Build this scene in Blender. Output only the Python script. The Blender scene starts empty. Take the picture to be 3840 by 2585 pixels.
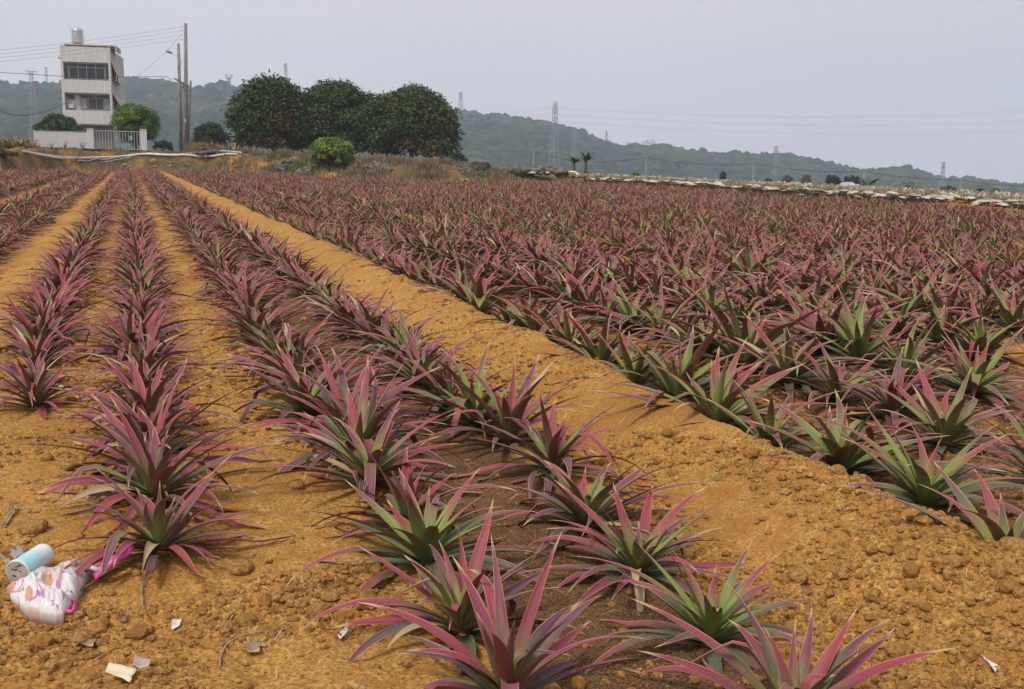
import bpy, math
import numpy as np
from mathutils import Vector, Matrix
sc = bpy.context.scene
R = math.radians
# ------------------------------------------------------------------ camera
W0, H0, F = 3840.0, 2585.0, 4000.0
CAMZ = 1.6
KD = 4000/3400.0                       # distances below are written for a 3400 px lens
YAW, SLOPE, HORX, HORY = R(19.3), 0.02, 462.0, 565.0
_a = math.atan(SLOPE); _c, _s = math.cos(_a), math.sin(_a)
_hc = (HORY + (W0/2-HORX)*SLOPE - H0/2)*_c
PITCH = math.atan(-_hc/F)
FW = Vector((math.sin(YAW)*math.cos(PITCH), math.cos(YAW)*math.cos(PITCH), -math.sin(PITCH)))
R0 = Vector((math.cos(YAW), -math.sin(YAW), 0)); U0 = R0.cross(FW)
CX = R0*_c + U0*_s; CU = -R0*_s + U0*_c
CAM = Vector((0, 0, CAMZ))
cam = bpy.data.objects.new("camera", bpy.data.cameras.new("camera"))
sc.collection.objects.link(cam); sc.camera = cam
M = Matrix((CX, CU, -FW)).transposed().to_4x4(); M.translation = CAM
cam.matrix_world = M
cam.data.sensor_width = 36; cam.data.lens = 36*F/W0
cam.data.clip_start = 0.05; cam.data.clip_end = 6000
def ray(px, py): return (FW*F + CX*(px-W0/2) - CU*(py-H0/2))
def at(px, py, d):                      # point on that sight line at ground distance d
    v = ray(px, py); return CAM + v*(d*KD/math.hypot(v.x, v.y))
def azi(px, py=600.0): v = ray(px, py); return math.atan2(v.x, v.y)
def gnd(px, py, z=0.0):
    v = ray(px, py); return CAM + v*((z-CAMZ)/v.z)
# ------------------------------------------------------------------ world, sun
w = bpy.data.worlds.new("World"); sc.world = w; w.use_nodes = True
nt = w.node_tree; nt.nodes.clear()
SUN_EL, SUN_ROT = R(55), R(-130)
o_ = nt.nodes.new("ShaderNodeOutputWorld"); bg = nt.nodes.new("ShaderNodeBackground")
sky = nt.nodes.new("ShaderNodeTexSky"); sky.sky_type = 'NISHITA'; sky.sun_disc = False
sky.sun_elevation = SUN_EL; sky.sun_rotation = SUN_ROT; sky.dust_density = 3.0; sky.air_density = 1.0
hs = nt.nodes.new("ShaderNodeHueSaturation"); hs.inputs['Saturation'].default_value = 0.25
mx = nt.nodes.new("ShaderNodeMix"); mx.data_type = 'RGBA'; mx.inputs[0].default_value = 0.86
tc = nt.nodes.new("ShaderNodeTexCoord"); nz = nt.nodes.new("ShaderNodeTexNoise")
nz.inputs['Scale'].default_value = 1.3; nz.inputs['Detail'].default_value = 3
cr = nt.nodes.new("ShaderNodeValToRGB")
cr.color_ramp.elements[0].position = 0.3; cr.color_ramp.elements[0].color = (6.2, 6.0, 6.3, 1)
cr.color_ramp.elements[1].position = 0.7; cr.color_ramp.elements[1].color = (6.95, 6.75, 7.0, 1)
L = nt.links.new
L(tc.outputs['Generated'], nz.inputs['Vector']); L(nz.outputs['Fac'], cr.inputs[0])
L(sky.outputs[0], hs.inputs['Color']); L(hs.outputs[0], mx.inputs[6]); sx = nt.nodes.new('ShaderNodeSeparateXYZ'); L(tc.outputs['Generated'], sx.inputs[0])
mr = nt.nodes.new('ShaderNodeMapRange'); mr.inputs[1].default_value = -.3; mr.inputs[2].default_value = .9; mr.inputs[3].default_value = 1.13; mr.inputs[4].default_value = .92; L(sx.outputs[0], mr.inputs[0])
vm = nt.nodes.new('ShaderNodeVectorMath'); vm.operation = 'SCALE'; L(cr.outputs[0], vm.inputs[0]); L(mr.outputs[0], vm.inputs['Scale']); L(vm.outputs[0], mx.inputs[7])
L(mx.outputs[2], bg.inputs['Color']); L(bg.outputs[0], o_.inputs['Surface']); bg.inputs['Strength'].default_value = 0.1
sun = bpy.data.objects.new("sun", bpy.data.lights.new("sun", 'SUN')); sc.collection.objects.link(sun)
sun.data.energy = 2.0; sun.data.angle = R(12); sun.data.color = (1.0, 0.95, 0.86)
_d = Vector((math.sin(SUN_ROT)*math.cos(SUN_EL), math.cos(SUN_ROT)*math.cos(SUN_EL), math.sin(SUN_EL)))
sun.rotation_euler = (-_d).to_track_quat('-Z', 'Y').to_euler()
sc.view_settings.view_transform = 'Standard'; sc.view_settings.look = 'None'
sc.view_settings.exposure = 0.25; sc.view_settings.gamma = 1.0
sc.cycles.max_bounces = 5; sc.cycles.diffuse_bounces = 3; sc.cycles.glossy_bounces = 2
sc.cycles.transparent_max_bounces = 6; sc.cycles.volume_bounces = 1
# ------------------------------------------------------------------ noise
def _h(ix, iy, s=0):
    n = (ix.astype(np.int64)*374761393 + iy.astype(np.int64)*668265263 + s*974711) & 0xffffffff
    n = ((n ^ (n >> 13))*1274126177) & 0xffffffff
    n = ((n ^ (n >> 16))*2246822519) & 0xffffffff
    return ((n ^ (n >> 15)) & 0xffffff)/float(0xffffff)
def vn(x, y, s=0):
    ix, iy = np.floor(x), np.floor(y); fx, fy = x-ix, y-iy
    fx = fx*fx*(3-2*fx); fy = fy*fy*(3-2*fy)
    a, b, c, d = _h(ix, iy, s), _h(ix+1, iy, s), _h(ix, iy+1, s), _h(ix+1, iy+1, s)
    return a+(b-a)*fx+(c-a)*fy+(a-b-c+d)*fx*fy
def fbm(x, y, o=4, s=0):
    r = 0; a = .5
    for i in range(o): r = r+a*vn(x, y, s+i*7); x = x*2.03+5.1; y = y*2.03+3.7; a *= .5
    return r
def clod(x, y, s=0):                    # rounded lumps of random size
    ix, iy = np.floor(x), np.floor(y); best = np.zeros_like(x)
    for dx in (-1, 0, 1):
        for dy in (-1, 0, 1):
            cx, cy = ix+dx, iy+dy
            px, py = cx+_h(cx, cy, s), cy+_h(cx, cy, s+1)
            rr = .2+.55*_h(cx, cy, s+2)**2
            q = 1-((x-px)**2+(y-py)**2)/rr**2
            best = np.maximum(best, np.sqrt(np.maximum(q, 0))*rr)
    return best
def sst(a, b, x):
    t = np.clip((x-a)/(b-a), 0, 1); return t*t*(3-2*t)
# ------------------------------------------------------------------ helpers
def link(ob, parent=None):
    sc.collection.objects.link(ob)
    if parent is not None: ob.parent = parent
    return ob
def tag(o, label=None, cat=None, group=None, kind=None):
    if label: o['label'] = label
    if cat: o['category'] = cat
    if group: o['group'] = group
    if kind: o['kind'] = kind
    return o
def empty(name, loc, rz=0.0):
    o = bpy.data.objects.new(name, None); o.location = loc; o.rotation_euler = (0, 0, rz); o.empty_display_size = .1
    return link(o)
def npmesh(name, V, Q=None, T=None, mat=None, smooth=True, attrs=None, uv=None):
    me = bpy.data.meshes.new(name)
    V = np.asarray(V, np.float32)
    Q = np.zeros((0, 4), np.int32) if Q is None else np.asarray(Q, np.int32)
    T = np.zeros((0, 3), np.int32) if T is None else np.asarray(T, np.int32)
    nf = len(Q)+len(T)
    me.vertices.add(len(V)); me.vertices.foreach_set('co', V.ravel())
    me.loops.add(Q.size+T.size); me.loops.foreach_set('vertex_index', np.concatenate([Q.ravel(), T.ravel()]).astype(np.int32))
    me.polygons.add(nf)
    tot = np.concatenate([np.full(len(Q), 4), np.full(len(T), 3)]).astype(np.int32)
    st = np.concatenate([[0], np.cumsum(tot)[:-1]]).astype(np.int32)
    me.polygons.foreach_set('loop_start', st); me.polygons.foreach_set('loop_total', tot)
    me.polygons.foreach_set('use_smooth', np.full(nf, smooth))
    for k, a in (attrs or {}).items():
        a = np.asarray(a, np.float32)
        if a.ndim == 1: at_ = me.attributes.new(k, 'FLOAT', 'POINT'); at_.data.foreach_set('value', a)
        else:
            at_ = me.attributes.new(k, 'FLOAT_VECTOR', 'POINT'); at_.data.foreach_set('vector', a.ravel())
    if mat: me.materials.append(mat)
    me.update(); me.validate(verbose=False)
    return me
def obj(name, me, parent=None, loc=None):
    o = bpy.data.objects.new(name, me)
    if loc is not None: o.location = loc
    return link(o, parent)
class MB:
    def __init__(s): s.V = []; s.F = []
    def box(s, x0, x1, y0, y1, z0, z1, m=None):
        b = len(s.V)
        for z in (z0, z1):
            for x, y in ((x0, y0), (x1, y0), (x1, y1), (x0, y1)):
                v = Vector((x, y, z)); s.V.append(tuple(m @ v) if m else tuple(v))
        for f in ((0, 3, 2, 1), (4, 5, 6, 7), (0, 1, 5, 4), (1, 2, 6, 5), (2, 3, 7, 6), (3, 0, 4, 7)): s.F.append(tuple(b+i for i in f))
        return s
    def tube(s, pts, rad, n=8, cap=True):
        pts = [Vector(p) for p in pts]; rads = rad if hasattr(rad, '__len__') else [rad]*len(pts)
        b = len(s.V); up = None
        for i, p in enumerate(pts):
            t = (pts[min(i+1, len(pts)-1)]-pts[max(i-1, 0)]).normalized()
            if up is None: up = t.orthogonal().normalized()
            up = (up-t*up.dot(t)).normalized(); sd = t.cross(up)
            for k in range(n):
                a = 2*math.pi*k/n; s.V.append(tuple(p+(up*math.cos(a)+sd*math.sin(a))*rads[i]))
        for i in range(len(pts)-1):
            for k in range(n):
                k2 = (k+1) % n; s.F.append((b+i*n+k, b+i*n+k2, b+(i+1)*n+k2, b+(i+1)*n+k))
        if cap:
            s.F.append(tuple(b+k for k in reversed(range(n)))); e = b+(len(pts)-1)*n; s.F.append(tuple(e+k for k in range(n)))
        return s
    def lathe(s, prof, n=20, c=(0, 0, 0)):
        b = len(s.V)
        for r, z in prof:
            for k in range(n):
                a = 2*math.pi*k/n; s.V.append((c[0]+r*math.cos(a), c[1]+r*math.sin(a), c[2]+z))
        for i in range(len(prof)-1):
            for k in range(n):
                k2 = (k+1) % n; s.F.append((b+i*n+k, b+i*n+k2, b+(i+1)*n+k2, b+(i+1)*n+k))
        s.F.append(tuple(b+k for k in reversed(range(n)))); e = b+(len(prof)-1)*n; s.F.append(tuple(e+k for k in range(n)))
        return s
    def poly(s, pts):
        b = len(s.V); s.V += [tuple(p) for p in pts]; s.F.append(tuple(range(b, b+len(pts)))); return s
    def prism(s, pts, off):              # polygon extruded by off
        b = len(s.V); n = len(pts); off = Vector(off)
        s.V += [tuple(p) for p in pts]+[tuple(Vector(p)+off) for p in pts]
        s.F.append(tuple(range(b, b+n))); s.F.append(tuple(b+n+i for i in reversed(range(n))))
        for i in range(n):
            j = (i+1) % n; s.F.append((b+i, b+n+i, b+n+j, b+j))
        return s
    def build(s, name, mat, parent=None, smooth=False, bevel=0, loc=None):
        me = bpy.data.meshes.new(name); me.from_pydata(s.V, [], s.F); me.materials.append(mat)
        if smooth: me.polygons.foreach_set('use_smooth', [True]*len(s.F))
        me.update(); o = obj(name, me, parent, loc)
        if bevel:
            b = o.modifiers.new('b', 'BEVEL'); b.width = bevel; b.segments = 2; b.limit_method = 'ANGLE'
        return o
# ------------------------------------------------------------------ materials
def mat(name, col=(.5, .5, .5), rough=.8, spec=.3, metal=0.0):
    m = bpy.data.materials.new(name); m.use_nodes = True
    b = m.node_tree.nodes['Principled BSDF']; b.inputs['Base Color'].default_value = (*col, 1)
    b.inputs['Roughness'].default_value = rough; b.inputs['Specular IOR Level'].default_value = spec; b.inputs['Metallic'].default_value = metal
    return m
class N:
    def __init__(s, m): s.t = m.node_tree; s.b = s.t.nodes['Principled BSDF']
    def n(s, ty, **k):
        x = s.t.nodes.new(ty)
        for a, v in k.items():
            if a.startswith('i_'): x.inputs[a[2:].replace('_', ' ')].default_value = v
            else: setattr(x, a, v)
        return x
    def l(s, a, b): s.t.links.new(a, b)
    def val(s, inp, v):
        if isinstance(v, (int, float)): inp.default_value = v
        elif isinstance(v, tuple): inp.default_value = (*v, 1) if len(v) == 3 else v
        else: s.l(v, inp)
    def math(s, op, a, b=0.0, clamp=False):
        x = s.n('ShaderNodeMath', operation=op); x.use_clamp = clamp; s.val(x.inputs[0], a); s.val(x.inputs[1], b); return x.outputs[0]
    def mix(s, f, a, b, mode='MIX'):
        x = s.n('ShaderNodeMix', data_type='RGBA', blend_type=mode); s.val(x.inputs[0], f); s.val(x.inputs[6], a); s.val(x.inputs[7], b); return x.outputs[2]
    def ramp(s, v, a, b):
        x = s.n('ShaderNodeMapRange', interpolation_type='SMOOTHSTEP'); s.val(x.inputs[0], v); x.inputs[1].default_value = a; x.inputs[2].default_value = b; return x.outputs[0]
    def noise(s, scale, vec=None, detail=4, rough=.55):
        x = s.n('ShaderNodeTexNoise'); x.inputs['Scale'].default_value = scale; x.inputs['Detail'].default_value = detail; x.inputs['Roughness'].default_value = rough
        if vec is not None: s.l(vec, x.inputs['Vector'])
        return x.outputs['Fac']
    def bump(s, h, strength=.5, dist=.01):
        x = s.n('ShaderNodeBump'); x.inputs['Strength'].default_value = strength; x.inputs['Distance'].default_value = dist; s.l(h, x.inputs['Height']); s.l(x.outputs[0], s.b.inputs['Normal'])
    def attr(s, name): return s.n('ShaderNodeAttribute', attribute_name=name)
    def pos(s): return s.n('ShaderNodeTexCoord').outputs['Object']
    def out(s, c): s.l(c, s.b.inputs['Base Color'])
def noisy(name, c1, c2, scale=5, rough=.85, bump=0, bscale=None, dist=.01, spec=.25, metal=0):
    m = mat(name, c1, rough, spec, metal); g = N(m); p = g.pos()
    f = g.ramp(g.noise(scale, p, 6), .3, .7); g.out(g.mix(f, c1, c2))
    if bump: g.bump(g.noise(bscale or scale*4, p, 6), bump, dist)
    return m
# soil: colour of dry lateritic earth, with brown husk mulch where the attribute says so
m_soil = mat('soil', rough=.95, spec=.1); g = N(m_soil); p = g.n('ShaderNodeNewGeometry').outputs['Position']
za = g.attr('zone'); sep = g.n('ShaderNodeSeparateXYZ'); g.l(za.outputs['Vector'], sep.inputs[0])
big = g.ramp(g.noise(.9, p, 6, .7), .35, .65); fine = g.noise(60, p, 6, .7); mid = g.noise(9, p, 5, .65)
soil = g.mix(big, (.39, .175, .036), (.56, .30, .075))
soil = g.mix(g.ramp(mid, .35, .75), soil, (.61, .365, .12))
soil = g.mix(g.ramp(fine, .62, .4), soil, (.31, .15, .04))
vf = g.n('ShaderNodeTexVoronoi'); vf.inputs['Scale'].default_value = 75; g.l(p, vf.inputs['Vector'])
hsk = g.noise(150, p, 3, .8)
soil = g.mix(g.math('MULTIPLY', g.ramp(g.noise(.55, p, 5, .65), .48, .72), .75), soil, (.27, .115, .030))
mul = g.mix(g.ramp(hsk, .35, .7), (.070, .034, .017), (.27, .15, .07))
mul = g.mix(g.ramp(vf.outputs['Distance'], .25, .0), mul, (.20, .11, .055))
mfac = g.ramp(g.math('ADD', sep.outputs[0], g.math('MULTIPLY', g.math('SUBTRACT', mid, .5), 2.2)), .36, .66)
col = g.mix(mfac, soil, mul)
dry = g.mix(g.ramp(g.noise(1.5, p, 6, .7), .35, .65), (.17, .105, .055), (.105, .095, .04))
col = g.mix(g.ramp(g.math('ADD', sep.outputs[1], g.math('MULTIPLY', g.math('SUBTRACT', mid, .5), .8)), .3, .7), col, dry)
green = g.mix(g.ramp(g.noise(.02, p, 6, .7), .35, .65), (.035, .06, .022), (.06, .085, .03))
col = g.mix(sep.outputs[2], col, green)
g.out(col)
hh = g.math('ADD', g.math('MULTIPLY', fine, .5), g.math('ADD', g.math('MULTIPLY', mid, 1.4), g.math('MULTIPLY', vf.outputs['Distance'], -.6)))
g.bump(hh, .55, .015)
# clods
m_clod = mat('clod', rough=.95, spec=.1); g = N(m_clod); p = g.pos(); a = g.attr('rnd')
c = g.mix(a.outputs['Fac'], (.31, .155, .045), (.49, .29, .11)); c = g.mix(g.ramp(g.noise(70, p, 5, .7), .6, .4), c, (.25, .115, .032)); g.out(c)
g.bump(g.noise(60, p, 5, .7), .7, .01)
# pineapple leaf
m_leaf = mat('pineapple_leaf', rough=.5, spec=.22); g = N(m_leaf)
lf = g.attr('leaf'); s1 = g.n('ShaderNodeSeparateXYZ'); g.l(lf.outputs['Vector'], s1.inputs[0])   # across(0 mid,1 edge) / along / side
rn = g.attr('rnd3'); s2 = g.n('ShaderNodeSeparateXYZ'); g.l(rn.outputs['Vector'], s2.inputs[0])   # leaf random / inner / plant greenness
acr, alo, sid = s1.outputs[0], s1.outputs[1], s1.outputs[2]; lr, inn, pg = s2.outputs[0], s2.outputs[1], s2.outputs[2]
cv = g.n('ShaderNodeCombineXYZ'); g.l(g.math('MULTIPLY', sid, 14.0), cv.inputs[0]); g.l(g.math('MULTIPLY', alo, 2.2), cv.inputs[1]); g.l(g.math('MULTIPLY', lr, 40.0), cv.inputs[2])
strk = g.noise(1.0, cv.outputs[0], 5, .7)
cv2 = g.n('ShaderNodeCombineXYZ'); g.l(g.math('MULTIPLY', sid, 1.2), cv2.inputs[0]); g.l(g.math('MULTIPLY', alo, 3.0), cv2.inputs[1]); g.l(g.math('MULTIPLY', lr, 90.0), cv2.inputs[2])
blot = g.noise(1.6, cv2.outputs[0], 3)
grn = g.mix(g.math('MULTIPLY', g.ramp(inn, .30, .8), g.ramp(alo, .95, .3)), (.080, .105, .055), (.28, .33, .04))
grn = g.mix(g.ramp(strk, .3, .75), grn, (.135, .165, .095))
pur = g.mix(g.ramp(lr, .15, .85), (.120, .040, .076), (.31, .032, .052))
pur = g.mix(g.ramp(strk, .35, .75), pur, (.225, .112, .140))
fal = g.math('ADD', alo, g.math('ADD', g.math('MULTIPLY', g.math('SUBTRACT', blot, .5), .5), g.math('MULTIPLY', g.math('SUBTRACT', lr, .5), .34)))
fal = g.math('SUBTRACT', fal, g.math('ADD', g.math('MULTIPLY', pg, .75), g.math('MULTIPLY', g.ramp(inn, .45, 1.0), .13)))
c = g.mix(g.ramp(fal, .02, .54), grn, pur)
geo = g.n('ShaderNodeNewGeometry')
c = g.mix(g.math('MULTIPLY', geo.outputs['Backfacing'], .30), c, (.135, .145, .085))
mg = g.math('MULTIPLY', g.ramp(g.math('ADD', acr, g.math('MULTIPLY', g.math('SUBTRACT', strk, .5), .30)), .73, .95), g.ramp(alo, .30, .78))
c = g.mix(g.math('MULTIPLY', mg, .85), c, g.mix(lr, (.60, .36, .15), (.56, .22, .11)))
dust = g.math('MULTIPLY', g.ramp(g.noise(38, g.pos(), 4, .7), .5, .66), g.math('MULTIPLY', g.ramp(alo, .75, .1), g.ramp(inn, .75, .2)))
c = g.mix(g.math('MULTIPLY', dust, .55), c, (.33, .19, .07))
tipf = g.ramp(g.math('ADD', alo, g.math('MULTIPLY', g.math('SUBTRACT', blot, .5), .25)), .82, .95)
c = g.mix(tipf, c, (.50, .36, .19))
c = g.mix(g.ramp(lr, .955, .965), c, g.mix(strk, (.22, .14, .075), (.62, .48, .29)))
g.out(c); g.l(g.math('MULTIPLY_ADD', strk, .3), g.b.inputs['Roughness'])
g.b.inputs['Roughness'].default_value = .5
for l_ in list(g.b.inputs['Roughness'].links): g.t.links.remove(l_)
g.bump(strk, .25, .004)
# foliage: attribute col (dark..light, hue)
def foliage(name, dark, light, accent, rough=.6):
    m = mat(name, dark, rough, .25); g = N(m); a = g.attr('rnd3'); s = g.n('ShaderNodeSeparateXYZ'); g.l(a.outputs['Vector'], s.inputs[0])
    c = g.mix(s.outputs[0], dark, light); c = g.mix(s.outputs[1], c, accent); g.out(c)
    return m
m_white = noisy('white_paint', (.62, .63, .62), (.74, .74, .72), 3)
m_conc = noisy('concrete', (.20, .185, .165), (.29, .27, .24), 3, bump=.3, bscale=30)
m_dark = noisy('dark_concrete', (.035, .028, .024), (.10, .075, .055), 1.2, bump=.6, bscale=8, dist=.05)
m_steel = noisy('galvanised_steel', (.36, .38, .40), (.46, .47, .48), 4, rough=.5, metal=.3)
m_tower = mat('tower_steel', (.26, .27, .29), .6, .3)
m_towerred = mat('tower_red', (.42, .12, .10), .7)
m_wire = mat('cable', (.05, .05, .055), .6); m_wirel = mat('light_cable', (.34, .35, .37), .6)
m_bark = noisy('bark', (.06, .045, .03), (.13, .10, .075), 6, bump=.6)
m_stone = noisy('stone', (.055, .048, .040), (.19, .165, .135), 3, bump=.5, bscale=12, dist=.03)
m_pipe = noisy('pvc_pipe', (.50, .50, .50), (.66, .66, .65), 2, rough=.5)
def tile_mat(name, c, grout, sz):
    m = mat(name, c, .35, .4); g = N(m); b = g.n('ShaderNodeTexBrick'); b.offset = 0.0
    ge = g.n('ShaderNodeTexCoord'); sp = g.n('ShaderNodeSeparateXYZ'); g.l(ge.outputs['Object'], sp.inputs[0])
    cb = g.n('ShaderNodeCombineXYZ'); g.l(g.math('ADD', sp.outputs[0], sp.outputs[1]), cb.inputs[0]); g.l(sp.outputs[2], cb.inputs[1])
    g.l(cb.outputs[0], b.inputs['Vector']); b.inputs['Scale'].default_value = 1.0
    b.inputs['Brick Width'].default_value = sz; b.inputs['Row Height'].default_value = sz; b.inputs['Mortar Size'].default_value = sz*.13
    b.inputs['Color1'].default_value = (*c, 1); b.inputs['Color2'].default_value = (c[0]*.9, c[1]*.9, c[2]*.92, 1); b.inputs['Mortar'].default_value = (*grout, 1)
    cs = g.n('ShaderNodeCombineXYZ'); g.l(g.math('MULTIPLY', g.math('ADD', sp.outputs[0], sp.outputs[1]), 5.0), cs.inputs[0]); g.l(g.math('MULTIPLY', sp.outputs[2], .45), cs.inputs[1])
    st = g.ramp(g.noise(1.0, cs.outputs[0], 5, .65), .28, .58)
    g.out(g.mix(st, b.outputs['Color'], g.mix(.68, (.36, .31, .27), b.outputs['Color']))); return m
m_tile = tile_mat('white_tile', (.88, .88, .89), (.46, .46, .49), .13)
m_btile = tile_mat('brown_tile', (.13, .10, .08), (.25, .22, .19), .13)
# ------------------------------------------------------------------ terrain
EDGE = [(-400, 632), (0, 658), (250, 649), (462, 648), (746, 656), (1000, 666), (1200, 678), (1500, 688), (1800, 692), (2150, 697), (2300, 704), (2800, 743), (3300, 782), (3840, 832), (4300, 875)]
def _dist(px, py): v = gnd(px, py); return math.hypot(v.x, v.y)
E_az = np.array([azi(x, y) for x, y in EDGE]); E_d = np.array([_dist(x, y) for x, y in EDGE])
def D_field(az): return np.interp(az, E_az, E_d)
def dE(px, off=0.0): return float(D_field(azi(px)))/KD+off
CR = [(-400, 1.5), (0, 1.55), (700, 1.5), (800, 1.45), (1100, 1.35), (1350, 1.25), (1600, 1.0), (1800, .8), (1950, .45), (2150, .2), (2300, 0.0), (4300, 0.0)]
C_az = np.array([azi(x) for x, _ in CR]); C_z = np.array([z for _, z in CR])
RID = [(-60, 190), (0, 190), (60, 190), (150, 188), (280, 182), (330, 182), (400, 193), (440, 200), (490, 188), (530, 194), (600, 203), (700, 212), (850, 225), (980, 242), (1010, 246), (1050, 252), (1120, 262), (1180, 270), (1230, 276), (1270, 284), (1300, 296), (1330, 305), (1370, 317), (1400, 330), (1450, 334), (1500, 332), (1560, 342), (1640, 350), (1700, 350), (1740, 352), (1800, 356), (1850, 366), (1900, 376), (1940, 382), (1980, 388), (2010, 388), (2060, 381), (2090, 394), (2130, 406), (2170, 408), (2200, 407), (2240, 410), (2280, 420), (2329, 425), (2500, 440)]
RR = 1176.0; K = 3840/2329
R_az = np.array([azi(x*K, y*K) for x, y in RID]); R_z = np.array([at(x*K, y*K, RR/KD).z for x, y in RID])-7.0
def hillz(az, d, x, y):
    zr = np.interp(az, R_az, R_z)
    t = np.clip((d-420)/(RR-420), 0, 1.6)
    base = -48.0
    up = np.where(t < 1, t**1.15, 1-(t-1)*1.5)
    gl = (fbm(x/130.0, y/130.0, 4, 3)-.5)*34*np.clip(1-np.abs(t-.5)*1.9, 0, 1)
    return base+(zr-base)*up+gl
def tfar(y): return np.clip((y-11.8)/61, 0, 1.35)
def warp(p, y): t = tfar(y); return p*(1-.2*t)-.4*t        # rows close up a little with distance
def unwarp(x, y): t = tfar(y); return (x+.4*t)/(1-.2*t)
def zones(x, y):
    p = unwarp(x, y)
    wob = (fbm(x*1.3, y*.5, 3, 11)-.45)*.25; q = p+wob
    def band(a, b, s=.12): return sst(a-s, a+s, q)*(1-sst(b-s, b+s, q))
    m = band(-.80, .0)*sst(3.9, 5.2, y)*.30+band(1.05, 1.85)*.95+band(3.3, 6.6, .1)*.62
    for a in np.arange(7.75, 60, 5.3): m = m+band(a, a+3.6)*.5
    m = m+band(-3.1, -2.1)*.7+band(-5.6, -4.2)*.7
    return np.clip(m, 0, 1)
def ground(x, y, fine=True):
    x = np.asarray(x, float); y = np.asarray(y, float)
    d = np.hypot(x, y); az = np.arctan2(x, y); D = D_field(az)
    p = unwarp(x, y)+(fbm(x*1.1, y*.6, 3, 21)-.45)*.2
    ridge = .15*sst(2.35, 3.0, p)*(1-sst(3.05, 3.2, p))-.03*sst(2.0, 2.2, p)*(1-sst(2.4, 2.6, p))+.07*sst(-1.9, -1.2, p)*(1-sst(-1.15, -.9, p))-.03*sst(.2, .35, p)*(1-sst(.6, .8, p))+.03*sst(.2, .45, p)*(1-sst(.55, .8, p))
    for a in np.arange(6.75, 60, 5.3): ridge = ridge+.05*sst(a, a+.25, p)*(1-sst(a+.6, a+.9, p))
    for a in (-4.1, -7.0): ridge = ridge+.07*sst(a, a+.3, p)*(1-sst(a+.6, a+.9, p))
    ridge = ridge-.05*sst(3.1, 3.25, p)*(1-sst(3.4, 3.8, p))
    z = ridge+(fbm(x*.8, y*.8, 4, 5)-.47)*.12+(fbm(x*3.1, y*1.6, 3, 6)-.44)*.05*(1-sst(20, 40, d))
    z = z+.12*np.exp(-(((x+.15)/.9)**2+((y-2.6)/.6)**2))
    infield = 1-sst(0, 3, d-D); z = z*infield
    mul = zones(x, y)
    if fine:
        k = (1-.75*mul)*infield*(1-sst(14, 30, d))*(.35+.9*sst(.35, .6, vn(x*1.6, y*1.6, 88)))
        z = z+k*(.022*clod(x*5.5, y*5.5, 1)*(vn(x*1.7, y*1.7, 40) > .35)+.020*clod(x*13, y*13, 5)+.020*clod(x*31, y*31, 9)+.05*(fbm(x*5, y*5, 4, 15)-.45))
        z = z+mul*infield*.02*fbm(x*22, y*22, 3, 9)*(1-sst(14, 30, d))
    # bank and terrace past the field
    cz = np.interp(az, C_az, C_z)
    rough = (fbm(x*.7, y*.7, 4, 31)-.45)
    z = z+cz*(lambda b_: sst(.3, 3.4, d-D)*(1-b_)+sst(.5, 6.5, d-D)*b_)(sst(azi(880), azi(1050), az))+.42*sst(.15, .6, d-D)*sst(azi(2150), azi(2260), az)+(rough*.7+.35*(fbm(x*2.1, y*2.1, 4, 33)-.47)+.12*clod(x*2.2, y*2.2, 35))*sst(0, 2, d-D)*(1-sst(3, 5, d-D)*(az < azi(780)))*(1-sst(9, 13, d-D))*np.clip(cz, .0, 1)
    # past the plateau the ground falls away and rises again as hills
    edge = np.maximum(D+26, 104); edge = np.where(az < azi(900), 150, edge); k_ = sst(azi(1950), azi(2300), az); edge = edge*(1-k_)+(D+8)*k_
    drop = -48*sst(0, 1, (d-edge)/(400-edge))
    hz = hillz(az, d, x, y)
    z = np.where(d < 420, z+drop*(1+0*z), hz)
    return z
def gz(x, y): return float(ground(np.array([x]), np.array([y]))[0])
# polar sheet, finest near the camera
rr = np.concatenate([[0.0], np.geomspace(.7, 1.6, 40), np.geomspace(1.61, 14, 620)[0:], np.geomspace(14.1, 100, 330), np.geomspace(102, 420, 40), np.linspace(430, 1500, 130)])
a_f = np.linspace(R(-14), R(60), 820); a_c = np.linspace(R(60), R(346), 60)[1:-1]
aa = np.concatenate([a_f, a_c]); na = len(aa)
RRg, AA = np.meshgrid(rr, aa, indexing='ij'); X = RRg*np.sin(AA); Y = RRg*np.cos(AA)
Z = ground(X.ravel(), Y.ravel()).reshape(X.shape)
behind = (AA > R(75))
az_ = np.where(AA > math.pi, AA-2*math.pi, AA)
Z = np.where(behind, np.where(RRg < 300, Z*0, -10*sst(300, 500, RRg)), Z)
i, j = np.meshgrid(np.arange(len(rr)-1), np.arange(na), indexing='ij'); j2 = (j+1) % na
Q = np.stack([i*na+j, i*na+j2, (i+1)*na+j2, (i+1)*na+j], -1).reshape(-1, 4)[:, ::-1]
dd = RRg.ravel(); DD = D_field(az_.ravel()); xx, yy = X.ravel(), Y.ravel()
mulch = zones(xx, yy)*(dd < DD)
gn = fbm(xx*.9, yy*.9, 4, 37)
grassy = np.where(az_.ravel() < azi(860), np.maximum(sst(3.5, 4.5, dd-DD), (.50+.40*sst(.35, .6, gn))*sst(-.5, .5, dd-DD)), sst(.5, 3, dd-DD)*(.45+.5*sst(.35, .5, gn)))
far = sst(100, 160, dd)
me = npmesh('ground', np.stack([xx, yy, Z.ravel()], 1), Q=Q, mat=m_soil, attrs={'zone': np.stack([mulch, grassy*.95, far], 1)})
tag(obj('ground', me), kind='structure')
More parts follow.
